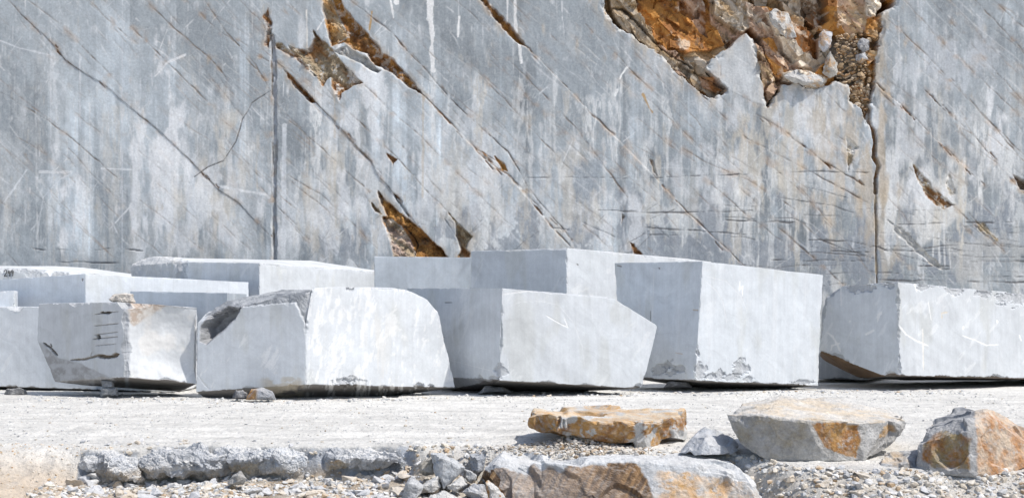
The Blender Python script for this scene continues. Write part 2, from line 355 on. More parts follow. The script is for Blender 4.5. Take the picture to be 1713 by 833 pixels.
def crack(P, hw=1.0, dep=0.05, col=(0.20, 0.15, 0.11), amt=0.9, var=1.0, glow=0.25):
    P = np.array(P, float)
    # extra kinks
    Q = [P[0]]
    for a, b in zip(P[:-1], P[1:]):
        n = max(1, int(np.hypot(*(b - a)) / 14)); e = (b - a) / max(np.hypot(*(b - a)), 1e-6)
        for k in range(1, n):
            Q.append(a + (b - a) * k / n + np.array([-e[1], e[0]]) * rng.uniform(-1.3, 1.3))
        Q.append(b)
    P = np.array(Q)
    j0, j1 = np.searchsorted(uu, [P[:, 0].min() - 14, P[:, 0].max() + 14]); i0, i1 = np.searchsorted(vv, [P[:, 1].min() - 14, P[:, 1].max() + 14])
    if j1 <= j0 or i1 <= i0: return
    u = U[i0:i1, j0:j1]; v = Vv[i0:i1, j0:j1]
    d, t = line_d(P, u, v)
    d = d + 0.5 * fbm(u / 5, v / 5, o=2, s=95)
    wv = hw * np.clip(0.55 + 1.5 * var * fbm(u / 22, v / 22, o=3, s=int(P[0, 0]) % 97 + 100), 0.12, 3) * np.clip(np.minimum(t, 1 - t) * 10 + 0.25, 0, 1)
    m = ss(0.7, -0.3, d - wv) * np.clip(.75 + 1.2 * fbm(u / 30, v / 30, o=3, s=98), 0, 1)
    depth[i0:i1, j0:j1] += dep * m
    halo = ss(9, 0, d) * ss(0.0, 0.5, fbm(u / 16, v / 16, o=3, s=97))
    a = lerp(A[i0:i1, j0:j1], OC * 1.2, halo * glow)
    A[i0:i1, j0:j1] = lerp(a, np.array(col), m * amt)

def lip(P, side, dz=0.05, reach=60):
    """a spalled step: the rock on one side of a joint stands back a little"""
    P = np.array(P, float)
    d, t = line_d(P, U, Vv)
    i = np.clip((t * (len(P) - 1)).astype(int), 0, len(P) - 2)
    e = P[i + 1] - P[i]
    s_ = (U - P[i, 0]) * e[..., 1] - (Vv - P[i, 1]) * e[..., 0]
    depth[...] += np.where(s_ * side > 0, 1.0, 0.0) * dz * ss(reach, 0, d) * np.clip(np.minimum(t, 1 - t) * 8, 0, 1)

CR_MAIN = [
 [(13, 0), (43, 32), (81, 67), (108, 100), (135, 119), (162, 135), (189, 154), (200, 165), (259, 213), (292, 243), (324, 275), (351, 302), (367, 319), (400, 340), (427, 370), (450, 392)],
 [(584, 0), (654, 54), (724, 132), (778, 189), (850, 254), (881, 310), (957, 402)],
 [(708, 159), (746, 197), (778, 232), (810, 265), (850, 292), (915, 370), (960, 420)],
 [(459, 100), (497, 140), (530, 173), (557, 200), (589, 238), (621, 270), (632, 294), (659, 324), (681, 356), (700, 380)],
 [(800, 0), (838, 38), (886, 84), (924, 121), (978, 178), (1016, 216), (1070, 270), (1102, 302), (1151, 356), (1200, 402), (1250, 448)],
 [(1135, 119), (1178, 162), (1250, 232), (1309, 262), (1378, 300), (1453, 340)],
 [(1263, 190), (1309, 216), (1378, 271), (1453, 314)],
 [(1465, 138), (1516, 184), (1574, 242), (1643, 305)],
 [(1539, 144), (1586, 190), (1632, 230), (1678, 288), (1713, 322), (1760, 365)],
]
for i_, P in enumerate(CR_MAIN): crack(P, .45 if i_ == 0 else .75, 0.012 if i_ == 0 else .025, (.17, .12, .085), var=1.8)
lip(CR_MAIN[4], 1, 0.03); lip(CR_MAIN[2], 1, 0.03); lip(CR_MAIN[0], -1, 0.02, 40); lip(CR_MAIN[3], -1, 0.03, 40); lip(CR_MAIN[7], 1, 0.02, 40)
for P, q in ((CR_MAIN[3], 2.2), (CR_MAIN[2], 1.4), (CR_MAIN[0], 1.0), (CR_MAIN[6], 1.3), (CR_MAIN[7], 1.4), (CR_MAIN[8], 1.2), (CR_MAIN[4], 1.2)):
    for k in range(9):                             # short splinters where the joint has spalled
        i_ = rng.randint(len(P) - 1); f_ = rng.rand(); a_ = np.array(P[i_]) * (1 - f_) + np.array(P[i_ + 1]) * f_ + rng.uniform(-4, 4, 2); l_ = rng.uniform(6, 22)
        crack([a_, a_ + l_ * .5 * np.array([.68, .72]) + rng.uniform(-1.5, 1.5, 2), a_ + l_ * np.array([.66, .75])], q * rng.uniform(.4, 1.2), .04, BR * rng.uniform(.7, 1.3), .9, .8, .15)
for P in [[(46, 0), (97, 38), (140, 81), (184, 124)], [(0, 154), (81, 202), (146, 254), (200, 300)], [(243, 0), (281, 38), (324, 76), (356, 103), (378, 130)], [(310, 0), (356, 43), (421, 92), (450, 103)],
          [(342, 0), (378, 54), (427, 108), (450, 148)], [(443, 135), (470, 189), (508, 221), (562, 270), (616, 319), (632, 346)], [(481, 292), (535, 324), (578, 362), (605, 389), (632, 416)],
          [(605, 138), (659, 189), (708, 232), (767, 292), (810, 335), (880, 400)], [(578, 184), (627, 227), (670, 270), (713, 319), (746, 351)], [(400, 68), (449, 103)], [(411, 97), (449, 140)],
          [(800, 121), (865, 189), (962, 294)], [(800, 251), (832, 270), (881, 324), (957, 402)], [(1113, 232), (1178, 270), (1250, 300), (1330, 350)], [(1514, 0), (1580, 75), (1666, 155), (1713, 200)],
          [(1476, 23), (1551, 92), (1609, 155), (1713, 259)], [(1632, 0), (1713, 86)], [(1660, 0), (1713, 46)], [(1280, 265), (1340, 320), (1400, 385)], [(1300, 380), (1360, 430), (1410, 475)],
          [(205, 32), (356, 178)], [(400, 0), (440, 40), (449, 60)], [(1470, 150), (1500, 180)], [(1520, 280), (1600, 350), (1680, 420)], [(1620, 355), (1660, 400), (1675, 410)], [(1293, 168), (1304, 185), (1308, 222)], [(1180, 300), (1250, 360), (1330, 420)],
          [(1560, 0), (1640, 90), (1713, 170)], [(1590, 130), (1713, 270)], [(850, 100), (960, 210), (1050, 330)], [(980, 40), (1100, 160)]]:
    crack(P, 0.7, 0.014, (.19, .14, .10), amt=0.85, var=1.2)
crack([(450, 154), (421, 173), (405, 200), (394, 238), (373, 270), (346, 281), (324, 297)], 0.9, 0.04, (0.2, 0.18, 0.16), .9, .4, 0)
for k in range(95):                                   # minor joints parallel to the main ones
    u0 = rng.uniform(-50, 1750); v0 = rng.uniform(-40, 400); L_ = rng.uniform(30, 150); an = math.radians(rng.uniform(38, 52))
    crack([(u0, v0), (u0 + L_ * .5 * math.cos(an), v0 + L_ * .5 * math.sin(an) + rng.uniform(-4, 4)), (u0 + L_ * math.cos(an), v0 + L_ * math.sin(an))], rng.uniform(.2, .5), 0.010, amt=rng.uniform(.3, .7), glow=.12)
for k in range(90):
    u0 = rng.uniform(420, 1750) if k % 5 else rng.uniform(-50, 420); v0 = rng.uniform(-60, 300); L_ = rng.uniform(80, 330); an = math.radians(rng.uniform(36, 50)); kk_ = rng.uniform(-.12, .12)
    crack([(u0, v0), (u0 + L_ * .5 * math.cos(an + kk_), v0 + L_ * .5 * math.sin(an + kk_)), (u0 + L_ * math.cos(an), v0 + L_ * math.sin(an))], rng.uniform(.12, .42), 0.006, (.26, .20, .155) if k % 3 else (.62, .62, .61), rng.uniform(.45, .85), 1.4, .08)
# horizontal saw grooves, mostly low on the right
HG = [[(54, 416), (135, 420), (200, 415)], [(97, 438), (200, 440)], [(210, 417), (240, 420)], [(881, 297), (1060, 298), (1250, 292)], [(1352, 314), (1417, 331)], [(1300, 330), (1352, 338), (1394, 344), (1427, 356)], [(1501, 375), (1713, 371)],
      [(1511, 388), (1585, 402), (1659, 413)], [(1350, 402), (1417, 403), (1468, 413), (1518, 430), (1565, 442)], [(1370, 400), (1417, 418), (1461, 432)], [(1602, 428), (1760, 431)], [(1615, 437), (1760, 438)],
      [(1290, 435), (1464, 437)], [(1380, 459), (1434, 456), (1512, 458)], [(1508, 443), (1686, 450)], [(1390, 420), (1461, 422)], [(1000, 352), (1100, 356), (1260, 352)], [(1080, 380), (1260, 392)], [(1560, 450), (1740, 456)], [(1470, 468), (1740, 474)], [(1300, 290), (1360, 287), (1455, 289)], [(1640, 462), (1740, 462)], [(1210, 368), (1330, 372)]]
for P in HG: crack(P, .75, 0.02, (0.15, 0.14, 0.135), .8, 1.5, 0)
for k in range(40):
    u0 = rng.uniform(1180, 1700); v0 = rng.uniform(330, 478); L_ = rng.uniform(30, 150)
    crack([(u0, v0), (u0 + L_ / 2, v0 + rng.uniform(-2, 6)), (u0 + L_, v0 + rng.uniform(-3, 12))], rng.uniform(.15, .55), 0.015, (0.19, 0.18, 0.175), rng.uniform(.3, .8), 1.3, 0)
for k in range(26):
    u0 = rng.uniform(500, 1100); v0 = rng.uniform(360, 440); L_ = rng.uniform(15, 70); an = rng.uniform(-1, 1)
    crack([(u0, v0), (u0 + L_ * math.cos(an), v0 + L_ * math.sin(an))], rng.uniform(.2, .6), 0.02, (0.2, 0.19, 0.18), rng.uniform(.3, .7), .9, 0)

# spalled pockets stained brown
def pocket(P, dep, colA, colB, seed, edge=2.5, tilt=0.0, grain=30, streak=True, rag=2.2, white=0.0, pname='stained_hollow'):
    P = np.array(P, float)
    j0, j1 = np.searchsorted(uu, [P[:, 0].min() - 12, P[:, 0].max() + 12]); i0, i1 = np.searchsorted(vv, [P[:, 1].min() - 12, P[:, 1].max() + 12])
    u = U[i0:i1, j0:j1]; v = Vv[i0:i1, j0:j1]
    d = poly_d(P, u, v) + rag * fbm(u / 9, v / 9, o=3, s=seed)
    m = ss(-0.6, edge, d); mc = ss(-0.6, 0.8, d)
    if pname and dep > .08:
        bl = ss(-11, 0, d) * ss(-.05, .35, fbm(u / 10, v / 24, o=4, s=seed + 7))
        A[i0:i1, j0:j1] = lerp(A[i0:i1, j0:j1], np.array([.40, .31, .21]), bl * .45)
    a_ = u * sn - v * cs; b_ = u * cs + v * sn
    q = fbm(a_ / (grain * .35), b_ / (grain * 1.6), o=5, s=seed + 1, g=.6) if streak else fbm(u / grain, v / grain, o=5, s=seed + 1, g=.6)
    c0, c1 = P.mean(0)
    tl = ((u - c0) * sn - (v - c1) * cs) / 40.0 * tilt
    q2 = fbm(u / 16, v / 16, o=3, s=seed + 8); depth[i0:i1, j0:j1] += m * (dep + tl + 0.07 * q + (np.floor(q2 * 7) / 7 * .30 + .05 * fbm(u / 5, v / 5, o=3, s=seed + 9)) * min(1, dep * 5))
    colr = lerp(np.broadcast_to(np.array(colA), u.shape + (3,)), np.array(colB), ss(-.35, .35, q))
    colr = lerp(colr, DK, ss(.25, .5, fbm(u / 14, v / 14, o=5, s=seed + 3, g=.65)) * .5) * 1.15
    rim = ss(3.5, 1.0, d + 1.5 * fbm(u / 4, v / 4, o=3, s=seed + 6)) * ss(-.25, .1, fbm(u / 18, v / 18, o=3, s=seed + 5))
    colr = lerp(colr, GY_ * 1.1, rim * .7)
    if white: colr = lerp(colr, WH, ss(0.15, .3, fbm(u / 11, v / 11, o=5, s=seed + 4, g=.65)) * white)
    A[i0:i1, j0:j1] = lerp(A[i0:i1, j0:j1], np.zeros(3), mc) + colr * mc[..., None]
    if pname:
        parts_.append(pname); idg[i0:i1, j0:j1][d > 0] = len(parts_)

pocket([(534, -30), (540, 22), (545, 43), (554, 79), (576, 72), (593, 84), (612, 91), (626, 108), (648, 118), (684, 146), (710, 161), (686, 130), (655, 96), (641, 89), (631, 72), (593, 34), (574, 10), (560, -30)], .22, BR * 1.15, OC, 201, tilt=.08, white=.5)
pocket([(534, -30), (540, 22), (545, 43), (554, 79), (570, 70), (585, 62), (568, 30), (556, 0), (550, -30)], .02, TN, OC * 1.1, 205, rag=1, pname=None)
pocket([(556, 86), (580, 76), (597, 88), (612, 94), (628, 112), (640, 118), (632, 124), (610, 112), (590, 100), (570, 94)], .10, GY_, GY_ * .7, 208)
pocket([(521, 46), (530, 58), (557, 84), (576, 108), (598, 132), (607, 139), (588, 146), (571, 156), (569, 173), (554, 146), (553, 130), (540, 144), (528, 130), (511, 108), (492, 94), (482, 77), (514, 86), (526, 62)], .16, TN * .75, BR * 1.2, 211, tilt=.08, white=.75)
pocket([(461, 73), (470, 72), (490, 88), (515, 112), (532, 130), (525, 128), (505, 108), (480, 92), (463, 80)], .10, BR, TN, 214, white=.7)
pocket([(461, 103), (475, 113), (502, 142), (530, 172), (521, 173), (502, 156), (482, 134), (478, 118)], .16, BR, OC, 217)
pocket([(440, 29), (448, 14), (456, 38), (454, 65), (449, 79), (442, 77), (446, 48)], .14, GY_ * .6, BR, 220)
pocket([(631, 316), (650, 339), (671, 357), (687, 369), (704, 382), (721, 401), (738, 416), (752, 432), (770, 452), (664, 452), (658, 429), (650, 394), (642, 374), (640, 362), (649, 363), (639, 344), (633, 330)], .22, OC * 1.05, BR * 1.1, 223, tilt=.10)
pocket([(641, 366), (655, 366), (672, 378), (690, 410), (700, 440), (700, 452), (664, 452), (658, 429), (650, 394)], .0, PK, TN * .9, 226, white=.3, pname=None)
crack([(671, 357), (680, 370), (690, 372), (683, 380), (676, 378), (690, 395), (698, 410), (693, 430)], 1.5, .12, DK)
crack([(659, 324), (664, 335), (673, 345), (684, 362)], 1.6, .1, DK)
pocket([(621, 338), (634, 349), (641, 360), (627, 355), (623, 349)], .1, BR, TN, 229)
pocket([(744, 347), (763, 369), (790, 396), (780, 416), (787, 424), (787, 436), (764, 436), (770, 418), (762, 394), (761, 372), (751, 359)], .16, BR * 1.1, TN, 232)
pocket([(646, 256), (665, 267), (657, 278)], .07, TN, BR, 235)
pocket([(795, -10), (812, -10), (822, 8), (842, 28), (868, 58), (884, 82), (862, 70), (838, 45)], .14, BR * .8, OC, 238)
pocket([(1086, 264), (1093, 268), (1101, 296), (1092, 288)], .07, TN, BR, 240)
pocket([(1054, 405), (1060, 408), (1078, 430), (1060, 427)], .09, DK, BR, 242)
pocket([(1040, 356), (1046, 362), (1040, 373)], .05, BR, DK, 243)
pocket([(1485, 368), (1510, 382), (1540, 412), (1580, 449), (1570, 450), (1530, 420), (1500, 392)], .03, TN * .8, GY_ * .8, 244, white=.5, rag=4)
pocket([(1525, 271), (1545, 295), (1562, 318), (1597, 343), (1580, 353), (1551, 331), (1534, 300)], .05, TN * .7, BR, 246, white=.95, rag=4, grain=12)
pocket([(1582, 285), (1592, 296), (1600, 325), (1590, 330), (1580, 310)], .05, WH, TN * .7, 248, white=.8, rag=4)
pocket([(1416, 228), (1428, 236), (1438, 248), (1430, 252), (1419, 290), (1417, 260)], .09, TN * .9, WH, 250, white=.7)
pocket([(1629, 366), (1645, 372), (1676, 409), (1655, 396), (1635, 384)], .04, TN * .8, DK * 1.6, 252, rag=4)
pocket([(1694, 292), (1725, 305), (1730, 325), (1706, 318)], .1, BR * .7, DK, 254)
pocket([(1567, 236), (1576, 240), (1581, 250), (1572, 248)], .05, BR, OC, 255)
pocket([(828, 262), (842, 272), (852, 290), (840, 284)], .06, BR, OC, 256); pocket([(806, 252), (818, 262), (830, 280), (816, 270)], .05, BR, DK, 257)
pocket([(1009, 10), (1020, 12), (1023, 22), (1012, 26)], .05, OC * 1.2, BR, 258)
# vertical saw channel on the left, weathered joint on the right
def channel(P, hw, dep, colr, seed, rag=3, pname=None):
    P = np.array(P, float)
    j0, j1 = np.searchsorted(uu, [P[:, 0].min() - 40, P[:, 0].max() + 40]); i0, i1 = np.searchsorted(vv, [P[:, 1].min() - 5, P[:, 1].max() + 5])
    u = U[i0:i1, j0:j1]; v = Vv[i0:i1, j0:j1]
    d, t = line_d(P, u, v)
    d = d - rag * fbm(u / 20, v / 14, o=4, s=seed)
    m = ss(1.2, -1.2, d - hw)
    depth[i0:i1, j0:j1] += m * (dep + .06 * fbm(u / 8, v / 12, o=4, s=seed + 1))
    q = fbm(u / 7, v / 16, o=5, s=seed + 2, g=.65)
    cc = lerp(np.broadcast_to(np.array(colr[0]), u.shape + (3,)), np.array(colr[1]), ss(-.3, .3, q))
    A[i0:i1, j0:j1] = lerp(A[i0:i1, j0:j1], np.zeros(3), m) + cc * m[..., None]
    if pname:
        parts_.append(pname); idg[i0:i1, j0:j1][(d - hw < 0) & (idg[i0:i1, j0:j1] == 0)] = len(parts_)
channel([(455, 60), (459, 110), (460, 250), (459, 330), (460, 460)], 3.6, .07, (GY_ * .66, (0.36, 0.385, 0.42)), 260, 2.0, 'saw_channel')
crack([(454, 60), (455, 120), (455, 180), (456, 280), (454, 320), (457, 380), (457, 435)], .7, .04, DK, .85, 1.5)
drip([(450, 310), (451, 320), (449, 330)], 4, (.6, .61, .62), .7)
channel([(1443, 160), (1455, 185), (1453, 202), (1461, 218), (1464, 240), (1462, 262), (1470, 278), (1464, 300), (1465, 322)], 2.6, .13, (BR, DK * 1.2), 264, 2.5, 'weathered_joint')
channel([(1465, 320), (1464, 350), (1466, 380), (1465, 420), (1467, 480)], 1.5, .06, (TN, DK * 1.6), 267, 2.0, 'weathered_joint')
blob(1480, 240, 12, 100, (0.5, 0.40, 0.28), .6, 270); blob(1455, 330, 20, 70, (0.5, 0.40, 0.28), .5, 272)

# the big collapsed pocket, upper right: stepped facets of stained rock
PA = [(1005, -60), (1012, 12), (1032, 45), (1060, 55), (1072, 70), (1100, 88), (1120, 105), (1130, 118), (1158, 144), (1180, 158), (1195, 165), (1218, 150), (1200, 132), (1178, 112), (1195, 98), (1220, 78), (1250, 52), (1262, 66), (1270, 110), (1278, 150), (1286, 177), (1298, 160),
      (1310, 143), (1335, 138), (1350, 148), (1365, 150), (1390, 142), (1400, 133), (1423, 143), (1424, 168), (1440, 180), (1450, 205), (1458, 170), (1463, 135), (1470, 75), (1477, 50), (1478, 20), (1500, 5), (1520, -60)]
j0, j1 = np.searchsorted(uu, [980, 1540]); i0, i1 = np.searchsorted(vv, [-62, 215])
u = U[i0:i1, j0:j1]; v = Vv[i0:i1, j0:j1]
uw = u + 5 * fbm(u / 30, v / 30, o=3, s=300); vw = v + 5 * fbm(u / 30, v / 30, o=3, s=301)
dA = poly_d(PA, u, v) + 5 * fbm(u / 11, v / 11, o=4, s=302, g=.6)
mA = ss(-0.5, 1.6, dA)
# voronoi facets, stretched along the bedding
sites = np.stack([rng.uniform(980, 1540, 120), rng.uniform(-70, 215, 120)], -1)
sa = (sites[:, 0] * sn - sites[:, 1] * cs); sb = (sites[:, 0] * cs + sites[:, 1] * sn)
ua = uw * sn - vw * cs; ub = uw * cs + vw * sn
best = np.full(u.shape, 1e9); idx = np.zeros(u.shape, int); sec = np.full(u.shape, 1e9)
for k in range(len(sites)):
    dd = np.hypot((ua - sa[k]) * 1.7, (ub - sb[k]) * 0.75)
    n_ = dd < best
    sec = np.where(n_, best, np.minimum(sec, dd)); idx = np.where(n_, k, idx); best = np.where(n_, dd, best)
def facets(n, stretch, seed_):
    rr = np.random.RandomState(seed_); st_ = np.stack([rr.uniform(980, 1540, n), rr.uniform(-70, 215, n)], -1)
    a_ = st_[:, 0] * sn - st_[:, 1] * cs; b_ = st_[:, 0] * cs + st_[:, 1] * sn; be = np.full(u.shape, 1e9); ii = np.zeros(u.shape, int)
    for k in range(n):
        dd = np.hypot((ua - a_[k]) * stretch, (ub - b_[k]) / stretch); n_ = dd < be; be = np.where(n_, dd, be); ii = np.where(n_, k, ii)
    return st_, ii, rr
fs, fi, rr = facets(260, 1.4, 77)
fine_f = (rr.uniform(-.05, .05, 260)[fi] + (rr.uniform(-1, 1, 260) * .010)[fi] * (u - fs[fi, 0]) + (rr.uniform(-1, 1, 260) * .010)[fi] * (v - fs[fi, 1]))
fine_c = rr.uniform(.82, 1.15, 260)[fi]
base = rng.uniform(.2, .75, 120); g1 = rng.uniform(-1, 1, 120) * .012; g2 = rng.uniform(-1, 1, 120) * .010
dp = base[idx] + g1[idx] * (uw - sites[idx, 0]) + g2[idx] * (vw - sites[idx, 1])
pal = np.array([BR, OC, TN, PK, GY_, OC * 1.15, WH * .75, BR * .8])
pc = pal[rng.choice(8, 120, p=[.16, .2, .18, .14, .14, .06, .08, .04])]
cc = pc[idx]
FAC = [  # (polygon, depth, d/du, d/dv, colour A, colour B)
 ([(1060, -60), (1240, -60), (1238, 20), (1232, 62), (1195, 78), (1150, 86), (1118, 80), (1098, 62), (1085, 35), (1062, 8)], .50, .0010, -.004, OC * 1.05, BR * 1.1),
 ([(1130, -60), (1180, -60), (1190, 60), (1160, 30), (1140, 5)], .60, 0, 0, PK, BR),
 ([(1185, -60), (1235, -60), (1240, 60), (1215, 66), (1195, 30)], .55, 0.002, 0, PK * 1.1, TN),
 ([(1012, -60), (1062, -60), (1070, 12), (1092, 50), (1110, 80), (1128, 96), (1150, 112), (1130, 118), (1072, 70), (1040, 45), (1022, 10)], .16, -.001, .0005, GY_ * .8, TN * .9),
 ([(1125, 96), (1165, 100), (1200, 132), (1218, 150), (1195, 165), (1158, 144)], .22, 0, .001, GY_ * .62, TN * .7),
 ([(1172, 122), (1200, 126), (1218, 150), (1200, 152), (1180, 145)], .15, 0, 0, PK * .9, BR * 1.3),
 ([(1195, -60), (1250, -60), (1262, 40), (1246, 52), (1225, 40), (1200, 20)], .32, .001, -.002, GY_ * 1.1, TN),
 ([(1248, 0), (1290, 10), (1330, 60), (1345, 115), (1312, 122), (1300, 128), (1275, 60), (1258, 40)], .30, .002, .001, GY_ * 1.15, PK),
 ([(1275, 60), (1300, 60), (1325, 112), (1310, 130), (1296, 118)], .24, .002, 0, PK * .95, OC * 1.1),
 ([(1262, 66), (1278, 78), (1298, 120), (1310, 143), (1298, 160), (1286, 177), (1278, 150), (1270, 110)], .10, .006, 0, PK * .85, TN * .8),
 ([(1280, 18), (1315, 20), (1325, 45), (1350, 90), (1365, 112), (1340, 110), (1318, 80), (1300, 50)], .16, .001, .002, WH, GY_ * 1.1),
 ([(1333, -60), (1388, -60), (1392, 30), (1362, 45), (1352, 25)], .80, 0, -.002, BR * .9, DK * 1.5),
 ([(1290, -60), (1335, -60), (1353, 25), (1355, 45), (1330, 35), (1318, 10)], .5, .001, 0, TN, GY_),
 ([(1400, -60), (1452, -60), (1455, 35), (1448, 60), (1436, 76), (1420, 50), (1405, 25)], .28, -.002, .002, TN * 1.15, PK * 1.1),
 ([(1448, -60), (1478, -60), (1478, 12), (1466, 30), (1452, 24)], .12, 0, 0, WH, GY_),
 ([(1455, 28), (1478, 25), (1477, 52), (1470, 75), (1463, 138), (1455, 120), (1450, 60)], .20, -.004, 0, TN * .9, OC),
 ([(1310, 118), (1345, 116), (1388, 128), (1378, 150), (1350, 148), (1335, 138), (1312, 136)], .14, 0, .001, WH, GY_ * 1.1),
 ([(1424, 140), (1450, 130), (1460, 140), (1455, 200), (1444, 180), (1426, 168)], .18, .001, 0, TN, BR * 1.2),
]
for k, (P, d0, gu, gv, ca, cb) in enumerate(FAC):
    P = np.array(P, float); dd = poly_d(P, u + 4 * fbm(u / 14, v / 14, o=3, s=310), v + 4 * fbm(u / 14, v / 14, o=3, s=311))
    mm = ss(-.5, 1.2, dd)
    ctr = P.mean(0)
    q = fbm((u * sn - v * cs) / 9, (u * cs + v * sn) / 45, o=5, s=320 + k, g=.65)
    dp = dp * (1 - mm) + (d0 + gu * (u - ctr[0]) + gv * (v - ctr[1]) + .03 * q + .4 * fine_f) * mm
    ck = lerp(np.broadcast_to(np.array(ca), u.shape + (3,)), np.array(cb), ss(-.3, .3, q))
    cc = lerp(cc, np.zeros(3), mm) + ck * mm[..., None]
q = fbm(u / 10, v / 10, o=5, s=360, g=.65)
dp = dp + .03 * q + .45 * fine_f
cc = cc * fine_c[..., None]
cc = cc * (1 + .35 * q)[..., None]
parts_.append('collapsed_pocket'); idg[i0:i1, j0:j1][dA > 0] = len(parts_)
cc = lerp(cc, WH, ss(.24, .42, fbm(u / 17, v / 17, o=5, s=362, g=.65)) * .55)
cc = cc * np.array([1.22, 1.08, .92])
cc = lerp(cc, DK, ss(.22, .45, fbm(u / 12, v / 20, o=5, s=363, g=.65)) * .6)
depth[i0:i1, j0:j1] += mA * dp
bl = ss(-26, 0, dA) * ss(-.15, .3, fbm(u / 9, v / 30, o=4, s=371))
A[i0:i1, j0:j1] = lerp(A[i0:i1, j0:j1], np.array([.52, .43, .32]), bl * .55)
rm = ss(-7, -1, dA) * ss(.0, .2, fbm(u / 14, v / 14, o=3, s=372)); depth[i0:i1, j0:j1] += rm * .07; A[i0:i1, j0:j1] = lerp(A[i0:i1, j0:j1], np.array([.60, .60, .585]), rm * .7)
A[i0:i1, j0:j1] = lerp(A[i0:i1, j0:j1], np.zeros(3), ss(-.5, .8, dA)) + cc * ss(-.5, .8, dA)[..., None]
# clean grey slab faces beside the pocket standing slightly back
d_ = poly_d([(1178, 112), (1250, 52), (1262, 66), (1270, 110), (1284, 177), (1262, 170), (1218, 150)], U, Vv)
A = lerp(A, np.array([.60, .61, .61]), ss(0, 2, d_) * .55)
crack([(1013, 8), (1045, 12), (1085, 55), (1115, 85), (1150, 105), (1180, 128), (1218, 148)], 2.0, .14, DK)
crack([(1180, 112), (1218, 150), (1262, 172), (1284, 178)], .5, .01, (.3, .3, .3))
crack([(1205, 92), (1206, 128)], .9, .03, BR)
crack([(1250, 52), (1210, 82), (1180, 100)], .8, .05, TN)

Vw = np.stack([(U - CX) * SW, YW + depth, H - (Vv - HOR) * SW], -1)
A = A * 1.0
WF = grid_faces(len(uu), len(vv))[:, ::-1]; VWf = Vw.reshape(-1, 3); AWf = A.reshape(-1, 3)
fid = idg.ravel()[WF[:, 0]]
wall = mesh_obj('quarry_wall', VWf, WF[fid == 0], M_WALL, AWf, True)
for k, pn_ in enumerate(parts_):
    f_ = WF[fid == k + 1]
    if len(f_):
        used, inv = np.unique(f_, return_inverse=True)
        mesh_obj(pn_, VWf[used], inv.reshape(-1, 4), M_WALL, AWf[used], pn_ in ('saw_channel', 'weathered_joint'), wall)
tag(wall, 'towering sawn grey marble quarry wall streaked white and crossed by brown diagonal cracks', 'rock wall')
# the hillside the wall is cut into
x0, x1 = Vw[0, 0, 0], Vw[0, -1, 0]; zt = Vw[0, 0, 2]
nx = 120; hx = np.linspace(x0, x1, nx); hy = np.array([32.4, 34, 37, 42, 50, 62, 80])
HX, HY = np.meshgrid(hx, hy)
HZ = zt + (HY - 32.4) * .25 + fbm(HX / 6, HY / 6, o=4, s=380) * np.clip((HY - 32) * .3, 0, 4); HZ[-1] = -2; HY2 = HY.copy()
hill = mesh_obj('hillside', np.stack([HX, HY2, HZ], -1).reshape(-1, 3), grid_faces(nx, len(hy)), M_ROCK, np.broadcast_to(np.array([.36, .36, .34]), (nx * len(hy), 3)), True)
tag(hill, kind='structure')

# ================================================================ blocks and rocks from hulls
def hull_mesh(pts, dissolve=4.0, level=6):
    bm = bmesh.new()
    for p in pts: bm.verts.new(p)
    r = bmesh.ops.convex_hull(bm, input=bm.verts)
    bmesh.ops.delete(bm, geom=[v for v in bm.verts if not v.link_faces], context='VERTS')
    bmesh.ops.dissolve_limit(bm, angle_limit=math.radians(dissolve), verts=bm.verts, edges=bm.edges)
    bmesh.ops.recalc_face_normals(bm, faces=bm.faces)
    edges = []
    for e in bm.edges:
        if len(e.link_faces) == 2:
            n0, n1 = e.link_faces[0].normal, e.link_faces[1].normal
            if n0.angle(n1) > math.radians(14):
                edges.append((np.array(e.verts[0].co), np.array(e.verts[1].co), np.array((n0 + n1).normalized())))
    # cut long edges so the grid stays even
    for _ in range(2):
        L_ = [e for e in bm.edges if e.calc_length() > 2.2]
        if L_: bmesh.ops.subdivide_edges(bm, edges=L_, cuts=1)
    me = bpy.data.meshes.new('tmp'); bm.to_mesh(me); bm.free()
    o = bpy.data.objects.new('tmp', me); COL.objects.link(o)
    md = o.modifiers.new('s', 'SUBSURF'); md.subdivision_type = 'SIMPLE'; md.levels = level
    dg = bpy.context.evaluated_depsgraph_get(); me2 = bpy.data.meshes.new_from_object(o.evaluated_get(dg))
    n = len(me2.vertices); V = np.empty(n * 3, np.float32); me2.vertices.foreach_get('co', V); V = V.reshape(-1, 3).astype(float)
    N = np.empty(n * 3, np.float32); me2.vertices.foreach_get('normal', N); N = N.reshape(-1, 3).astype(float)
    m_ = len(me2.polygons); Fc = np.empty(m_ * 4, np.int32); me2.loops.foreach_get('vertex_index', Fc); Fc = Fc.reshape(-1, 4)
    bpy.data.objects.remove(o); bpy.data.meshes.remove(me); bpy.data.meshes.remove(me2)
    return V, N, Fc, edges

def n3(V, f, o, s, g=.5): return fbm(V[:, 0] * f, V[:, 1] * f, V[:, 2] * f, o=o, s=s, g=g)

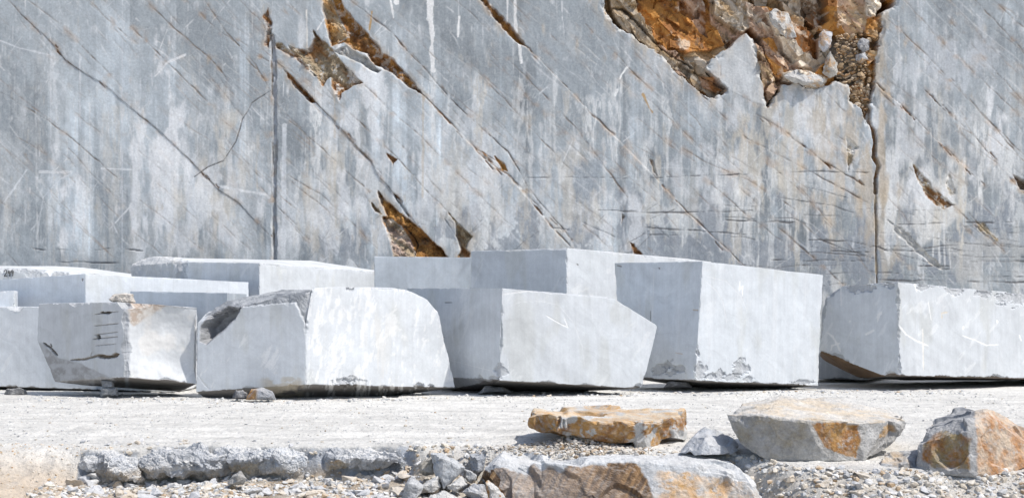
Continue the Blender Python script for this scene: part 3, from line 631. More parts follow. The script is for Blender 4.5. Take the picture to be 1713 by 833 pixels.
def chip(V, edges, amt, seed, freq=2.2, bias=0.0):
    """knock chips off every edge; returns how far each vertex was moved"""
    mv = np.zeros(len(V))
    for k, (a, b, nb) in enumerate(edges):
        e = b - a; L2 = e @ e
        t = np.clip(((V - a) @ e) / L2, 0, 1); q = a + t[:, None] * e
        near = np.linalg.norm(V - q, axis=1) < amt * 4
        if not near.any(): continue
        qq = q[near]
        c = amt * (np.clip(n3(qq, freq, 4, seed, .6) + bias, 0, 1) * 2.4 + np.clip(n3(qq, freq * 5, 3, seed + 4, .6), 0, 1) * .8 + 0.06) + amt * .3 * n3(V[near], freq * 7, 3, seed + 5)
        s_ = ((V[near] - a) @ nb) + c * .7
        m = np.where(s_ > 0, s_, 0)
        W = V[near]; W = W - nb[None] * m[:, None]; V[near] = W
        mv[near] += m
    return mv

def cuts(V, N, n, seed, rad, dep, ang=.45):
    r_ = np.random.RandomState(seed); wob = .55 * n3(V, 1.2 / rad, 3, seed + 2)
    for k in range(n):
        i = r_.randint(len(V)); nn = N[i] + ang * r_.normal(size=3) * .5; nn /= np.linalg.norm(nn)
        p = V[i].copy(); rr_ = rad * r_.uniform(.35, 1); dd = np.linalg.norm(V - p, axis=1) * (1 + wob); m = dd < rr_
        s_ = (V[m] - p) @ nn + dep * r_.uniform(.1, 1)
        V[m] -= nn[None] * (np.clip(s_, 0, dep * 1.6) * ss(rr_, rr_ * .88, dd[m]))[:, None]

PALE = np.array([0.645, 0.672, 0.695])
def block(name, label, cat, pts, seed, tone=PALE, chipamt=0.035, level=7, bites=(), marks=(), veins=0.17, scuff=0.3, group=None, brown=None, paint=None, bias=0.0, extra=None, smear=0.2, parent=None, rough_low=0.25, bruise=()):
    V, N, Fc, ed = hull_mesh(pts, level=level)
    px0, py0 = proj(V)
    mv = chip(V, ed, chipamt, seed, bias=bias)
    broken = ss(0.002, 0.012, mv)
    for (c_, r_, direc) in bites:                    # ellipsoidal spall: push surface out along direc until it leaves the ellipsoid
        c_ = np.array(c_); r_ = np.array(r_); dv = np.array(direc, float); dv /= np.linalg.norm(dv)
        r2 = r_ * (1 + .45 * n3(V, 4.0, 4, seed + 9)[:, None])
        Q = (V - c_) / r2; inside = (Q**2).sum(1) < 1
        dq = dv / r2; aa = (dq**2).sum(1); bb = (Q * dq).sum(1); cc_ = (Q**2).sum(1) - 1
        tt = (-bb + np.sqrt(np.maximum(bb * bb - aa * cc_, 0))) / aa
        V[inside] += dv * tt[inside, None]; broken[inside] = 1
    px, py = px0, py0
    facing = N[:, 1] < 0.1
    tint = np.broadcast_to(np.array(tone), V.shape).copy()
    d1 = V @ np.array([.55, .4, .73]) ; d2 = V @ np.array([.7, -.5, -.5])
    w_ = n3(V, .8, 4, seed + 2)
    vein = fbm(d1 * 3.5 + w_ * 2, d2 * .7, V[:, 1] * .5, o=5, s=seed + 3, g=.6)
    tint *= (1 + veins * vein - veins * .6 * ss(.15, .45, vein) + .05 * w_)[:, None]
    th = np.abs(fbm(d1 * 1.6 + w_, d2 * .6, o=4, s=seed + 4)); tint *= (1 - veins * .3 * ss(.05, 0, th))[:, None]
    # slurry washed down the face, and scuffs where it was dragged
    hs = fbm(V[:, 0] * 9, V[:, 1] * 9, V[:, 2] * .8, o=4, s=seed + 6)
    tint = lerp(tint, np.array([.74, .75, .76]), ss(.05, .6, hs) * smear)
    tint *= (1 + .07 * n3(V, .9, 5, seed + 40, .6) + .05 * n3(V, 9, 4, seed + 41, .6))[:, None]
    tint = lerp(tint, tint * np.array([.88, .86, .80]), ss(.15, .45, fbm(V[:, 0] * 3, V[:, 1] * 3, V[:, 2] * .9, o=4, s=seed + 42)) * .5)
    sc_ = fbm(d1 * 2.2, d2 * 9, V[:, 1] * 2, o=5, s=seed + 7, g=.65) + .5 * n3(V, 1.3, 3, seed + 8)
    tint = lerp(tint, np.array([.84, .84, .83]), ss(.28, .42, sc_) * scuff)
    # bruised grey patches along the foot
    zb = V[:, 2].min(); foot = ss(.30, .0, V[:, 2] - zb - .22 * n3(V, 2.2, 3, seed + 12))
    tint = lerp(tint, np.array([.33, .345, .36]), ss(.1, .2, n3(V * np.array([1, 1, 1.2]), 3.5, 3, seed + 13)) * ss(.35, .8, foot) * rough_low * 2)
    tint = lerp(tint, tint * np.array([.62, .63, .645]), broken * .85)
    if len(bites) or 1:
        rb = broken * (.5 + .5 * n3(V, 7, 4, seed + 14))
        tint = lerp(tint, np.array([.72, .72, .72]), ss(.4, .75, rb) * .35)
    for (bx, by, rx, ry) in bruise:
        d = np.hypot((px - bx) / rx, (py - by) / ry) + .9 * fbm(px / 7, py / 6, o=4, s=seed + 30, g=.6)
        m = ss(1.15, .8, d) * facing
        V = V - N * (m * (.022 + .02 * n3(V, 9, 3, seed + 31)))[:, None]
        tint = lerp(tint, np.array([.40, .41, .425]) * (1 + .12 * np.sin(d * 14))[:, None], m * .7)
    tint = lerp(tint, np.array([.13, .115, .10]), ss(.55, .8, -N[:, 2]) * .9)  # undersides tinted near black: shade below the block painted into the colour
    if brown is not None: tint = brown(V, px, py, N, tint, broken)
    for (P, hw, dep, colr) in marks:
        d, t = line_d(P, px, py)
        wv = hw * np.clip(.9 + .8 * fbm(px / 5, py / 3, o=3, s=seed + 20), .2, 2) * np.clip(np.minimum(t, 1 - t) * 8 + .3, 0, 1)
        m = ss(.8, -.4, d - wv) * facing
        V -= N * (dep * m)[:, None]; tint = lerp(tint, np.array(colr), m * .9)
    V += N * (.006 * n3(V, 1.5, 3, seed + 15) + broken * .022 * n3(V, 6, 4, seed + 16))[:, None]
    if extra is not None: V, tint = extra(V, N, px, py, tint, broken)
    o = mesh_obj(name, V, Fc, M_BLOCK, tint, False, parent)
    if parent is None: tag(o, label, cat, group)
    return o

def invY(pxa, Ya, pxb, Yb, px):                       # depth of a point on a vertical plane through two columns
    t = (px - pxa) / (pxb - pxa)
    return 1.0 / ((1 - t) / Ya + t / Yb)

def corner_block(C, L, R, extraR=(), extraL=(), zmin=-9):
    """C, L, R = (px_top, py_top, px_bottom, py_bottom, Y): the near corner and the two far upright edges"""
    ct, cb = P3(C[0], C[1], C[4]), P3(C[2], C[3], C[4])
    lt, lb = P3(L[0], L[1], L[4]), P3(L[2], L[3], L[4])
    rt, rb = P3(R[0], R[1], R[4]), P3(R[2], R[3], R[4])
    bt = lt + rt - ct; bb = lb + rb - cb
    bt[2] = min(bt[2], max(lt[2], rt[2]) - .02)
    bb[2] = min(bb[2], -.32)
    b1_, b2_ = lb + (bb - lb) * .8, rb + (bb - rb) * .8; b1_[2] = b2_[2] = -.45
    P = [ct, cb, lt, lb, rt, rb, bt, bb]; extraR = list(extraR) + [b1_, b2_]
    for q in extraR: P.append(q)
    for p in P: p[2] = max(p[2], zmin if p is not bb and p is not b1_ and p is not b2_ else -.45)
    return P

G1 = 'sawn marble blocks lined up on the quarry floor'
BLK = 'marble block'
# --- front centre-left block with scooped corner
def b1_extra(V, N, px, py, t, br):
    t = lerp(t, np.array([.82, .82, .81]), ss(.08, .25, fbm(px / 8 + py / 50, py / 24, o=5, s=401, g=.65) + .15 * ss(640, 540, px) - .05) * ss(505, 520, px) * .6)
    m = ss(.1, .5, fbm(px / 14, py / 8, o=4, s=402) + ss(625, 645, py) * .8 - .2) * ss(425, 450, px) * ss(512, 500, px) * ss(615, 640, py)
    t = lerp(t, np.array([.52, .46, .36]), m * .7)
    m = np.exp(-((px - 630) / 22)**2) * ss(-.2, .3, fbm(px / 6, py / 50, o=4, s=403)) * ss(505, 560, py)
    t = lerp(t, np.array([.70, .69, .66]), m * .7)
    return V, t
YR = lambda p: invY(512, 19.3, 762, 20.6, p); YL = lambda p: invY(512, 19.3, 328, 19.95, p)
rf = [P3(x, y, YR(x)) for x, y in [(512, 643), (762, 648), (748, 605), (741, 575), (738, 545), (733, 522), (716, 502), (690, 487), (655, 481), (600, 480), (560, 480), (522, 482)]]
lf = [P3(x, y, YL(x)) for x, y in [(511, 545), (494, 503), (405, 510), (331, 540), (328, 655)]]
pts = rf + lf + [P3(428, 490, 20.15), P3(380, 501, 20.25), P3(346, 521, 20.3), P3(600, 484, 21.3), P3(470, 484, 21.2)]
q = rf[1] + lf[4] - rf[0]; q[2] = -.42; pts.append(q); pts.append(rf[3] + (lf[3] - rf[0]) * np.array([1, 1, 0]))
pts.append(np.array([lf[4][0] + .3, lf[4][1] + .5, -.42]))
def b1_brown(V, px, py, N, t, br):
    m = ss(-2, 2, poly_d([(340, 530), (350, 518), (380, 498), (428, 484), (524, 476), (524, 500), (513, 548), (494, 506), (470, 508), (405, 513)], px, py) + 2.5 * fbm(px / 7, py / 7, o=3, s=406)) * (N[:, 0] < .3); q = n3(V, 6, 5, 405, .65)
    t = lerp(t, lerp(np.broadcast_to(np.array([.27, .285, .305]), t.shape), np.array([.44, .455, .47]), ss(-.3, .35, q)), m)
    V -= N * (m * (.03 + .03 * q))[:, None]
    d = poly_d([(334, 545), (350, 524), (380, 508), (406, 512), (394, 535), (372, 556), (346, 578), (333, 572)], px, py) + 3 * q
    m = ss(-1, 2, d) * ss(.3, 0, N[:, 0]); e = ss(0, 14, d)
    V += m[:, None] * e[:, None] * np.array([.05, .48, -.02])
    t = lerp(t, lerp(np.broadcast_to(np.array([.24, .245, .25]), t.shape), np.array([.38, .39, .41]), ss(-.3, .3, q)), m * .95)
    return t
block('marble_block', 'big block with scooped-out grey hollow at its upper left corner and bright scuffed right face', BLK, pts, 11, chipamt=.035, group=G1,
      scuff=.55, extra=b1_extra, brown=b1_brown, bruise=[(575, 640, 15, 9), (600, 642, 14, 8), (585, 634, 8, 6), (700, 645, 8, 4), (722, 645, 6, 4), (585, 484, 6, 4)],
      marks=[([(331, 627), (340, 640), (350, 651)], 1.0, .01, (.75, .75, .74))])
# --- centre block with pointed right end
YR = lambda p: invY(836, 19.9, 1100, 20.5, p)
pts = [P3(x, y, YR(x)) for x, y in [(836, 636), (1074, 650), (1100, 545), (1024, 497), (840, 482)]]
Lt, Lb = P3(680, 482, 22.4), P3(690, 627, 22.4)
Et = Lt - pts[4]; Eb = Lb - pts[0]
q = pts[1] + Eb; q[2] = -.42
pts += [Lt, Lb, q, pts[2] + Et * .5 + Eb * .5 - np.array([0, 0, .02]), pts[3] + Et - np.array([0, 0, .02]), np.array([Lb[0] + .2, Lb[1] + .4, -.42])]
block('marble_block', 'smooth pale block whose right end tapers to a point, just right of the scooped block', BLK, pts, 23, chipamt=.035, group=G1, scuff=.25, bruise=[(838, 622, 9, 13), (826, 634, 10, 5), (1068, 646, 7, 5)],
      marks=[([(915, 528), (935, 540), (950, 547), (944, 530)], 1.0, .004, (.82, .82, .81)), ([(846, 515), (870, 505), (905, 503), (935, 510), (960, 540), (975, 580), (978, 610)], .35, .001, (.70, .71, .72)), ([(842, 492), (880, 487), (900, 486)], .8, .002, (.80, .80, .80)), ([(744, 506), (756, 506)], .5, .01, (.2, .2, .2)), ([(735, 563), (743, 564)], .5, .01, (.2, .2, .2)), ([(745, 600), (790, 612), (830, 622)], .3, .001, (.72, .73, .74)), ([(850, 600), (851, 630)], .4, .001, (.72, .73, .74))])
# --- tallest block at right of centre
pts = corner_block((1175, 437, 1163, 637, 21.1), (1028, 440, 1038, 630, 22.6), (1377, 460, 1369, 645, 22.2), zmin=-.27)
block('marble_block', 'tallest front block with blue-grey left face and broad bright right face', BLK, pts, 41, chipamt=.028, group=G1, scuff=.12, tone=PALE * np.array([.99, 1, 1.01]), smear=.3, rough_low=.1, bruise=[(1104, 617, 13, 10), (1118, 608, 8, 10), (1137, 618, 9, 8), (1122, 624, 12, 5), (1172, 622, 10, 13), (1190, 630, 9, 6), (1204, 629, 8, 9), (1238, 615, 14, 13), (1226, 631, 16, 6), (1252, 634, 10, 5), (1344, 640, 22, 4), (1166, 590, 4, 5)],
      marks=[([(1180, 470), (1198, 485), (1210, 505), (1216, 540)], .4, .001, (.70, .71, .72)), ([(1182, 462), (1215, 470), (1240, 495), (1250, 520)], .4, .001, (.70, .71, .72)), ([(1238, 470), (1237, 485), (1243, 478), (1242, 495)], .9, .002, (.86, .86, .85)), ([(1094, 450), (1091, 540)], .5, .004, (.74, .75, .76)), ([(1088, 520), (1088, 545)], .5, .01, (.25, .24, .23)), ([(1102, 448), (1104, 450)], .7, .01, (.25, .22, .2)), ([(1032, 444), (1040, 446)], .8, .01, (.22, .2, .18)),
             ([(1159, 518), (1168, 519)], 1.2, .003, (.5, .42, .33)), ([(1130, 590), (1142, 592)], .6, .003, (.55, .48, .42))])
# --- far right block
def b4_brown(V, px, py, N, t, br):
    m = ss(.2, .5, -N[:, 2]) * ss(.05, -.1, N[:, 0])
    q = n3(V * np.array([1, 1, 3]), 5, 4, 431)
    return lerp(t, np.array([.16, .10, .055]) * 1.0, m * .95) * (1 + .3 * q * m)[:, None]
YL = lambda p: invY(1503, 21.7, 1374, 23.1, p); YR = lambda p: invY(1503, 21.7, 1713, 23.1, p)
pts = [P3(x, y, YL(x)) for x, y in [(1502, 472), (1412, 477), (1376, 500), (1372, 588), (1440, 616), (1480, 629), (1505, 628)]]
pts += [P3(1800, 498, YR(1800)), P3(1800, 636, YR(1800)), P3(1440, 633, 22.9), P3(1400, 615, 23.7), P3(1372, 600, 24.3), P3(1780, 500, 25.8), P3(1780, 636, 25.8), P3(1420, 480, 24.4), P3(1520, 636, 24.9)]
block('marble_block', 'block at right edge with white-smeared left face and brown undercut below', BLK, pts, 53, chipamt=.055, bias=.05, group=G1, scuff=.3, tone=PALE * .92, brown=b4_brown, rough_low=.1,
      marks=[([(1384, 556), (1392, 562), (1400, 575), (1406, 588)], 1.6, .002, (.8, .8, .79)), ([(1390, 586), (1392, 578), (1405, 574)], 1.4, .002, (.8, .8, .79)), ([(1447, 560), (1463, 552)], 1.6, .002, (.8, .8, .79)), ([(1468, 538), (1470, 526), (1475, 522)], 2.2, .002, (.78, .78, .77)),
             ([(1406, 480), (1407, 512)], 1.4, .002, (.75, .75, .75)), ([(1421, 537), (1422, 538)], 2, .002, (.8, .8, .79)), ([(1502, 542), (1515, 558), (1530, 568), (1553, 578)], 1.3, .002, (.84, .84, .83)), ([(1610, 561), (1630, 568), (1650, 577), (1671, 576)], 1.1, .002, (.84, .84, .83)),
             ([(1576, 532), (1575, 524), (1586, 522)], 1.3, .002, (.66, .60, .50)), ([(1612, 545), (1611, 550)], 1.6, .002, (.84, .84, .83)), ([(1529, 470), (1534, 488)], 1.5, .002, (.8, .8, .79)), ([(1553, 505), (1558, 535)], .8, .002, (.8, .8, .79)), ([(1544, 550), (1545, 620)], 1.2, .002, (.74, .72, .68)), ([(1668, 535), (1669, 540)], 1.4, .002, (.84, .84, .83)), ([(1705, 560), (1709, 570)], 1.2, .002, (.84, .84, .83))],
      bruise=[(1440, 480, 24, 8), (1597, 486, 13, 9), (1645, 489, 12, 8), (1700, 496, 30, 15), (1545, 480, 10, 6), (1490, 477, 8, 5)])
# --- dark block low behind it
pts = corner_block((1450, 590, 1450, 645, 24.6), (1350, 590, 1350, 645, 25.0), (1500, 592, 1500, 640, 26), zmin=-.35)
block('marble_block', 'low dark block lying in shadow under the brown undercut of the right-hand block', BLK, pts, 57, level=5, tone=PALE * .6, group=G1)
# --- brown-topped drilled block at left
def b5_brown(V, px, py, N, t, br):
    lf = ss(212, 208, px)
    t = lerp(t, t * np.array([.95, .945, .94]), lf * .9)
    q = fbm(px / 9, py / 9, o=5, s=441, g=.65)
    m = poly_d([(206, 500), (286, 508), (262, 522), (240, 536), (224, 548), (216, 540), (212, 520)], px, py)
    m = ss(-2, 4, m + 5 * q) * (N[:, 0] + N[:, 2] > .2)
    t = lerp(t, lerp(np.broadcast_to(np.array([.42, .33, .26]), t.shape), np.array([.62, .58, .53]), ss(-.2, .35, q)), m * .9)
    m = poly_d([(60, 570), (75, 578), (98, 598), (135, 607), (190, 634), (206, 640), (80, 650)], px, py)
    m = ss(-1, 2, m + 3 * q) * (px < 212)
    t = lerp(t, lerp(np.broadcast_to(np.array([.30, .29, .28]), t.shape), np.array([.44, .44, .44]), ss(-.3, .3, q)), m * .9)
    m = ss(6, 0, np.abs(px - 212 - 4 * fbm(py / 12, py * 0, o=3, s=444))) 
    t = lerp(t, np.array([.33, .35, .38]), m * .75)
    m = ss(.35, .1, br)  * 0
    return t
def b5_extra(V, N, px, py, t, br):
    rf = (N[:, 0] > .2) & (N[:, 2] < .5)
    bow = np.sin(np.clip((px - 212) / 130, 0, 1) * math.pi) * ss(500, 560, py) * ss(650, 600, py)
    V = V - N * (rf * (.16 * bow + .03 * n3(V, 2.5, 4, 445)))[:, None]
    t = lerp(t, np.array([.70, .68, .65]), ss(.1, .4, n3(V, 2.5, 4, 446)) * rf * .6)
    return V, t
DKM = (.10, .08, .06)
YL = lambda p: invY(210, 19.7, 62, 20.9, p); YR = lambda p: invY(210, 19.7, 331, 20.12, p)
pts = [P3(x, y, YL(x)) for x, y in [(207, 505), (65, 508), (62, 569), (78, 600), (92, 638), (212, 631)]]
pts += [P3(331, 515, YR(331)), P3(329, 642, YR(329)), P3(110, 507, 21.5), P3(300, 512, 21.6), P3(110, 636, 21.3), P3(300, 655, 21.3), P3(150, 645, 20.7)]
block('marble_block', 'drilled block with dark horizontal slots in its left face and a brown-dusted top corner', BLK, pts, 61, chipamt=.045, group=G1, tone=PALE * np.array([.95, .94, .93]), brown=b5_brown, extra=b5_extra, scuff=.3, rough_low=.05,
      bites=[(P3(222, 500, 19.7), (.30, .4, .22), (.3, .6, -.7))],
      marks=[([(158, 526), (178, 523), (198, 521)], .35, .02, (.2, .17, .14)), ([(168, 523), (185, 523)], 2.0, .04, DKM), ([(158, 545), (198, 541)], .3, .02, (.2, .17, .14)), ([(158, 560), (197, 555)], .25, .02, (.25, .22, .19)), ([(155, 567), (197, 563)], .35, .02, (.2, .17, .14)), ([(164, 560), (165, 567)], 3.2, .05, (.05, .045, .04)), ([(160, 578), (194, 575)], .2, .02, (.3, .27, .24)),
             ([(118, 602), (140, 601), (165, 594), (180, 598), (199, 592)], 1.8, .03, (.22, .18, .13)), ([(165, 596), (185, 597), (198, 592)], 3, .03, (.2, .16, .12)), ([(72, 573), (84, 582), (96, 594)], 1.6, .03, DKM), ([(84, 575), (86, 580)], 1.3, .02, DKM), ([(150, 600), (154, 588)], .5, .01, (.35, .31, .27))])
# --- far left front block
pts = corner_block((292, 515, 290, 656, 21.7), (-120, 512, -120, 642, 22.9), (330, 515, 330, 650, 22.8), zmin=-.30)
block('marble_block', 'long low block at the left edge, partly hidden behind the drilled block', BLK, pts, 71, group=G1, tone=PALE * 1.02, bites=[(P3(20, 505, 22.4), (.28, .5, .17), (0, .3, -.9))], chipamt=.04)
# --- second row, left
pts = corner_block((143, 458, 143, 600, 24.0), (-90, 474, -90, 600, 25.6), (416, 472, 416, 600, 25.3), zmin=-.45)
block('marble_block', 'long block in the second row with grey left face and very bright unmarked right face', BLK, pts, 73, group=G1, tone=PALE * 1.18, chipamt=.02, scuff=.05, smear=.05, veins=.13, marks=[([(138, 466), (138, 470)], 1.8, .01, (.25, .24, .23))])
pts = corner_block((380, 490, 380, 600, 22.9), (218, 487, 218, 600, 23.2), (413, 492, 413, 600, 23.9), zmin=-.4)
block('marble_block', 'low slate-blue block showing only its upper strip behind the drilled block', BLK, pts, 79, level=6, group=G1, tone=PALE * np.array([.62, .66, .71]), chipamt=.02, scuff=.05)
pts = corner_block((24, 486, 26, 600, 23.4), (-80, 492, -80, 600, 23.7), (30, 487, 30, 600, 24.3), zmin=-.4)
block('marble_block', 'small bright rounded block stub above the long low block', BLK, pts, 83, level=6, group=G1, tone=PALE * 1.18, chipamt=.06, scuff=.3)
# --- third row
pts = [P3(-90, 449, 28), P3(46, 449, 28), P3(62, 462, 28), P3(-90, 600, 28), P3(60, 600, 28), P3(250, 466, 29.3), P3(250, 600, 29.3), P3(-90, 445, 29.8), P3(90, 445, 29.9), P3(150, 448, 30.2), P3(245, 462, 30.4), P3(-90, 600, 30), P3(245, 600, 30.4)]
for p in pts: p[2] = max(p[2], -.5)
b249 = block('marble_block', 'rough-topped block at far left with the number 249 written on its shaded end', BLK, pts, 89, level=6, group=G1, tone=PALE * .97, chipamt=.08, bias=.2)
def b11_extra(V, N, px, py, t, br):
    m = ss(306, 300, px) * (N[:, 1] < .3)
    V = V + N * (m * .07 * n3(V, 3, 4, 451))[:, None]
    return V, lerp(t, t * np.array([.9, .88, .86]), m)
pts = [P3(x, y, invY(434, 25.6, 303, 26.6, x)) for x, y in [(434, 440), (303, 438), (434, 600), (303, 600)]] + [P3(219, 445, 28.0), P3(240, 434, 28), P3(264, 430, 27.6), P3(219, 600, 28), P3(660, 457, 28.4), P3(598, 455, 27.6), P3(660, 600, 28.4), P3(320, 432, 29.0), P3(520, 436, 29.5), P3(400, 600, 30)]
for p in pts: p[2] = max(p[2], -.5)
block('marble_block', 'long back-row block with a rough broken left end beside the vertical saw channel', BLK, pts, 97, group=G1, tone=PALE * .98, chipamt=.05, extra=b11_extra, bias=.05)
pts = corner_block((790, 431, 790, 600, 26.2), (626, 429, 626, 600, 26.4), (830, 431, 830, 600, 28), zmin=-.5)
block('marble_block', 'flat grey diagonally veined block in the back row below the brown hollows', BLK, pts, 101, level=6, group=G1, tone=PALE * np.array([.84, .87, .90]), chipamt=.02, scuff=.08, veins=.28)
YR = lambda p: invY(948, 24.4, 1190, 27.3, p)
pts = [P3(x, y, YR(x)) for x, y in [(948, 415), (948, 600), (1190, 438), (1190, 600), (1090, 430)]] + [P3(788, 420, 25.6), P3(788, 600, 25.6), P3(1040, 430, 28.3), P3(1040, 600, 28.3), P3(1150, 433, 28.2)]
for p in pts: p[2] = max(p[2], -.5)
block('marble_block', 'tallest back-row block, grey left face and bright right face with a ragged end', BLK, pts, 103, group=G1, tone=PALE * .96, chipamt=.035, veins=.18, marks=[([(966, 442), (966, 444)], 1.1, .01, (.2, .18, .16))])
# number 249 on the far left block
bm = bmesh.new()
DIG = [[(0, .75), (.1, .95), (.3, 1), (.45, .85), (.4, .6), (.2, .3), (0, .02), (.5, .05)], [(.78, .95), (.66, .5), (.95, .48)], [(.95, .85), (.93, .4), (.9, -.02)], [(1.45, .85), (1.3, .98), (1.15, .85), (1.15, .65), (1.3, .55), (1.45, .68), (1.47, .9), (1.44, .5), (1.38, .0)]]
for st_ in DIG:
    for (a, b), (c_, d) in zip(st_[:-1], st_[1:]):
        a, b, c_, d = [q * .15 for q in (a, b, c_, d)]; L_ = math.hypot(c_ - a, d - b); ox, oy = -(d - b) / L_ * .009, (c_ - a) / L_ * .009
        f = [bm.verts.new((x, y, z)) for y in (-.004, .004) for x, z in ((a + ox, b + oy), (c_ + ox, d + oy), (c_ - ox, d - oy), (a - ox, b - oy))]
        for q in ((0, 1, 2, 3), (7, 6, 5, 4), (0, 4, 5, 1), (1, 5, 6, 2), (2, 6, 7, 3), (3, 7, 4, 0)): bm.faces.new([f[x] for x in q])
nm = bpy.data.meshes.new('painted_number'); bm.to_mesh(nm); bm.free()
fo = bpy.data.objects.new('painted_number', nm); COL.objects.link(fo)
pn = P3(7, 462, 27.97); fo.location = pn; fo.parent = b249
dm = bpy.data.materials.new('black_marker'); dm.use_nodes = True; dm.node_tree.nodes['Principled BSDF'].inputs['Base Color'].default_value = (.03, .03, .035, 1); nm.materials.clear(); nm.materials.append(dm)

# ---------------------------------------------------------------- boulders
def rock(name, label, cat, pts, seed, paintf=None, tone=(.42, .43, .44), level=5, rough=.03, chipamt=.05, group=None, dissolve=9, freq=3.0, sink=None, mat=None, nc=60):
    cP = np.mean(pts, 0); pts = [cP + (np.array(p) - cP) * np.array([1.05, 1.02, 1.04]) for p in pts]
    V, N, Fc, ed = hull_mesh(pts, dissolve, level)
    px, py = proj(V)
    mv = chip(V, ed, chipamt * .6, seed, 2.5, .12)
    sz = np.linalg.norm(V.max(0) - V.min(0)); cuts(V, N, nc, seed + 50, sz * .17, sz * .013)
    q = n3(V, freq, 5, seed + 1, .55)
    rd = 1 - np.abs(n3(V, freq * 1.4, 4, seed + 2)) * 2
    V += N * (rough * q + rough * .45 * rd + rough * .30 * n3(V, freq * 6, 3, seed + 6, .6))[:, None]
    tint = np.broadcast_to(np.array(tone), V.shape).copy()
    v_ = fbm(V @ np.array([2, 1, 3.]) * 1.2, V @ np.array([-2, 1, 1.]) * .5, V[:, 1] * 2, o=5, s=seed + 3, g=.6)
    tint *= (1 + .22 * v_)[:, None]
    tint = lerp(tint, np.array([.66, .66, .65]), ss(.15, .5, n3(V, 4, 5, seed + 4, .65)) * .5)
    tint = lerp(tint, np.array([.68, .68, .67]), ss(.004, .03, mv) * .45)
    if paintf: tint = paintf(V, N, px, py, tint)
    o = mesh_obj(name, V, Fc, mat or M_ROCK, tint, False)
    tag(o, label, cat, group)
    return o

RK = 'rock'
OCH = np.array([.49, .29, .11]); RUS = np.array([.30, .145, .05]); BUF = np.array([.62, .49, .33])
def stain(t, m, ca, cb, V, seed, f=5):
    m = m * (.25 + .75 * ss(-.25, .05, n3(V, 16, 4, seed + 8, .7) + .6 * (m - .5))) ; m = np.clip(m * (1 + .5 * n3(V, 30, 2, seed + 9)), 0, 1)
    q = n3(V, f, 5, seed, .62)
    return lerp(t, lerp(np.broadcast_to(ca, t.shape), cb, ss(-.3, .35, q)), m)
def r1(V, N, px, py, t):
    q = n3(V, 3.2, 5, 501, .6); up = ss(.4, .8, N[:, 2])
    t = stain(t, up * ss(-.25, .02, q) * .95, OCH * 1.15, BUF * 1.1, V, 502)
    m = (1 - up) * ss(-.06, .04, q + .10 * np.cos((px - 960) / 55)) 
    t = stain(t, m * .9, OCH, RUS, V, 503, 8)
    return t
rock('stained_slab', 'flat slab with ochre-stained top and rusty front, left one on the ledge', RK,
     [P3(891, 695, 13.75), P3(925, 704, 13.5), P3(1000, 718, 13.45), P3(1075, 711, 13.6), P3(1128, 703, 13.9), P3(889, 714, 13.85), P3(945, 737, 13.6), P3(1005, 752, 13.7), P3(1090, 750, 13.85), P3(1141, 739, 14.1), P3(899, 684, 14.7), P3(960, 679, 15.1), P3(1070, 680, 15.2), P3(1142, 684, 15.0), P3(905, 706, 15), P3(1140, 712, 15.2)],
     501, r1, level=6, rough=.022, tone=(.50, .50, .49), chipamt=.04)
def r2(V, N, px, py, t):
    up = ss(.4, .8, N[:, 2]); q = n3(V, 3, 5, 511, .6)
    t = stain(t, up * .8, np.array([.68, .65, .60]), BUF * 1.1, V, 512, 4)
    m = poly_d([(1358, 706), (1400, 704), (1442, 710), (1444, 738), (1436, 766), (1402, 758), (1380, 748), (1370, 728)], px, py)
    t = stain(t, ss(-2, 3, m + 9 * q) * (1 - up) * .92, RUS * 1.2, OCH, V, 513, 9)
    m = poly_d([(1480, 712), (1506, 712), (1510, 724), (1490, 738), (1470, 735)], px, py)
    t = stain(t, ss(-2, 3, m + 6 * q) * (1 - up) * .8, OCH * 1.1, BUF, V, 514, 9)
    m = ss(1365, 1340, px) * (1 - up) * ss(-.25, .2, q) * .75
    t = stain(t, m, np.array([.40, .36, .28]), np.array([.36, .36, .35]), V, 515, 8)
    return t
rock('boat_shaped_boulder', 'large boat-shaped boulder with pale top and grey underside, one rusty patch in front', RK,
     [P3(1218, 694, 13.3), P3(1224, 712, 13.2), P3(1290, 697, 12.85), P3(1370, 706, 12.75), P3(1440, 708, 12.85), P3(1505, 706, 13.2), P3(1515, 722, 13.25), P3(1246, 742, 13.1), P3(1276, 764, 13.0), P3(1380, 772, 12.85), P3(1446, 768, 12.9), P3(1460, 755, 13.0), P3(1500, 738, 13.2),
      P3(1258, 674, 14.2), P3(1310, 664, 14.3), P3(1400, 668, 14.4), P3(1480, 686, 14.2), P3(1510, 698, 13.8), P3(1260, 720, 14.3), P3(1480, 725, 14.3), P3(1350, 680, 13.6)],
     511, r2, level=6, rough=.03, tone=(.46, .455, .44), nc=22)
def r3(V, N, px, py, t):
    q = n3(V, 3, 5, 521, .6)
    right = ss(-2, 4, px - (1628 + (690 - py) * -.05 + 6 * q) )
    t = stain(t, right * .9, np.array([.62, .50, .38]), np.array([.50, .27, .13]), V, 522, 6)
    m = poly_d([(1542, 740), (1575, 712), (1595, 720), (1622, 735), (1624, 785), (1560, 786), (1540, 770)], px, py)
    t = stain(t, ss(-3, 4, m + 8 * q) * .9, np.array([.34, .26, .13]), RUS * 1.1, V, 523, 7)
    m = poly_d([(1560, 705), (1575, 688), (1612, 680), (1640, 682), (1622, 700), (1590, 708)], px, py)
    return lerp(t, np.array([.30, .31, .33]), ss(-1, 3, m + 3 * q) * .9)
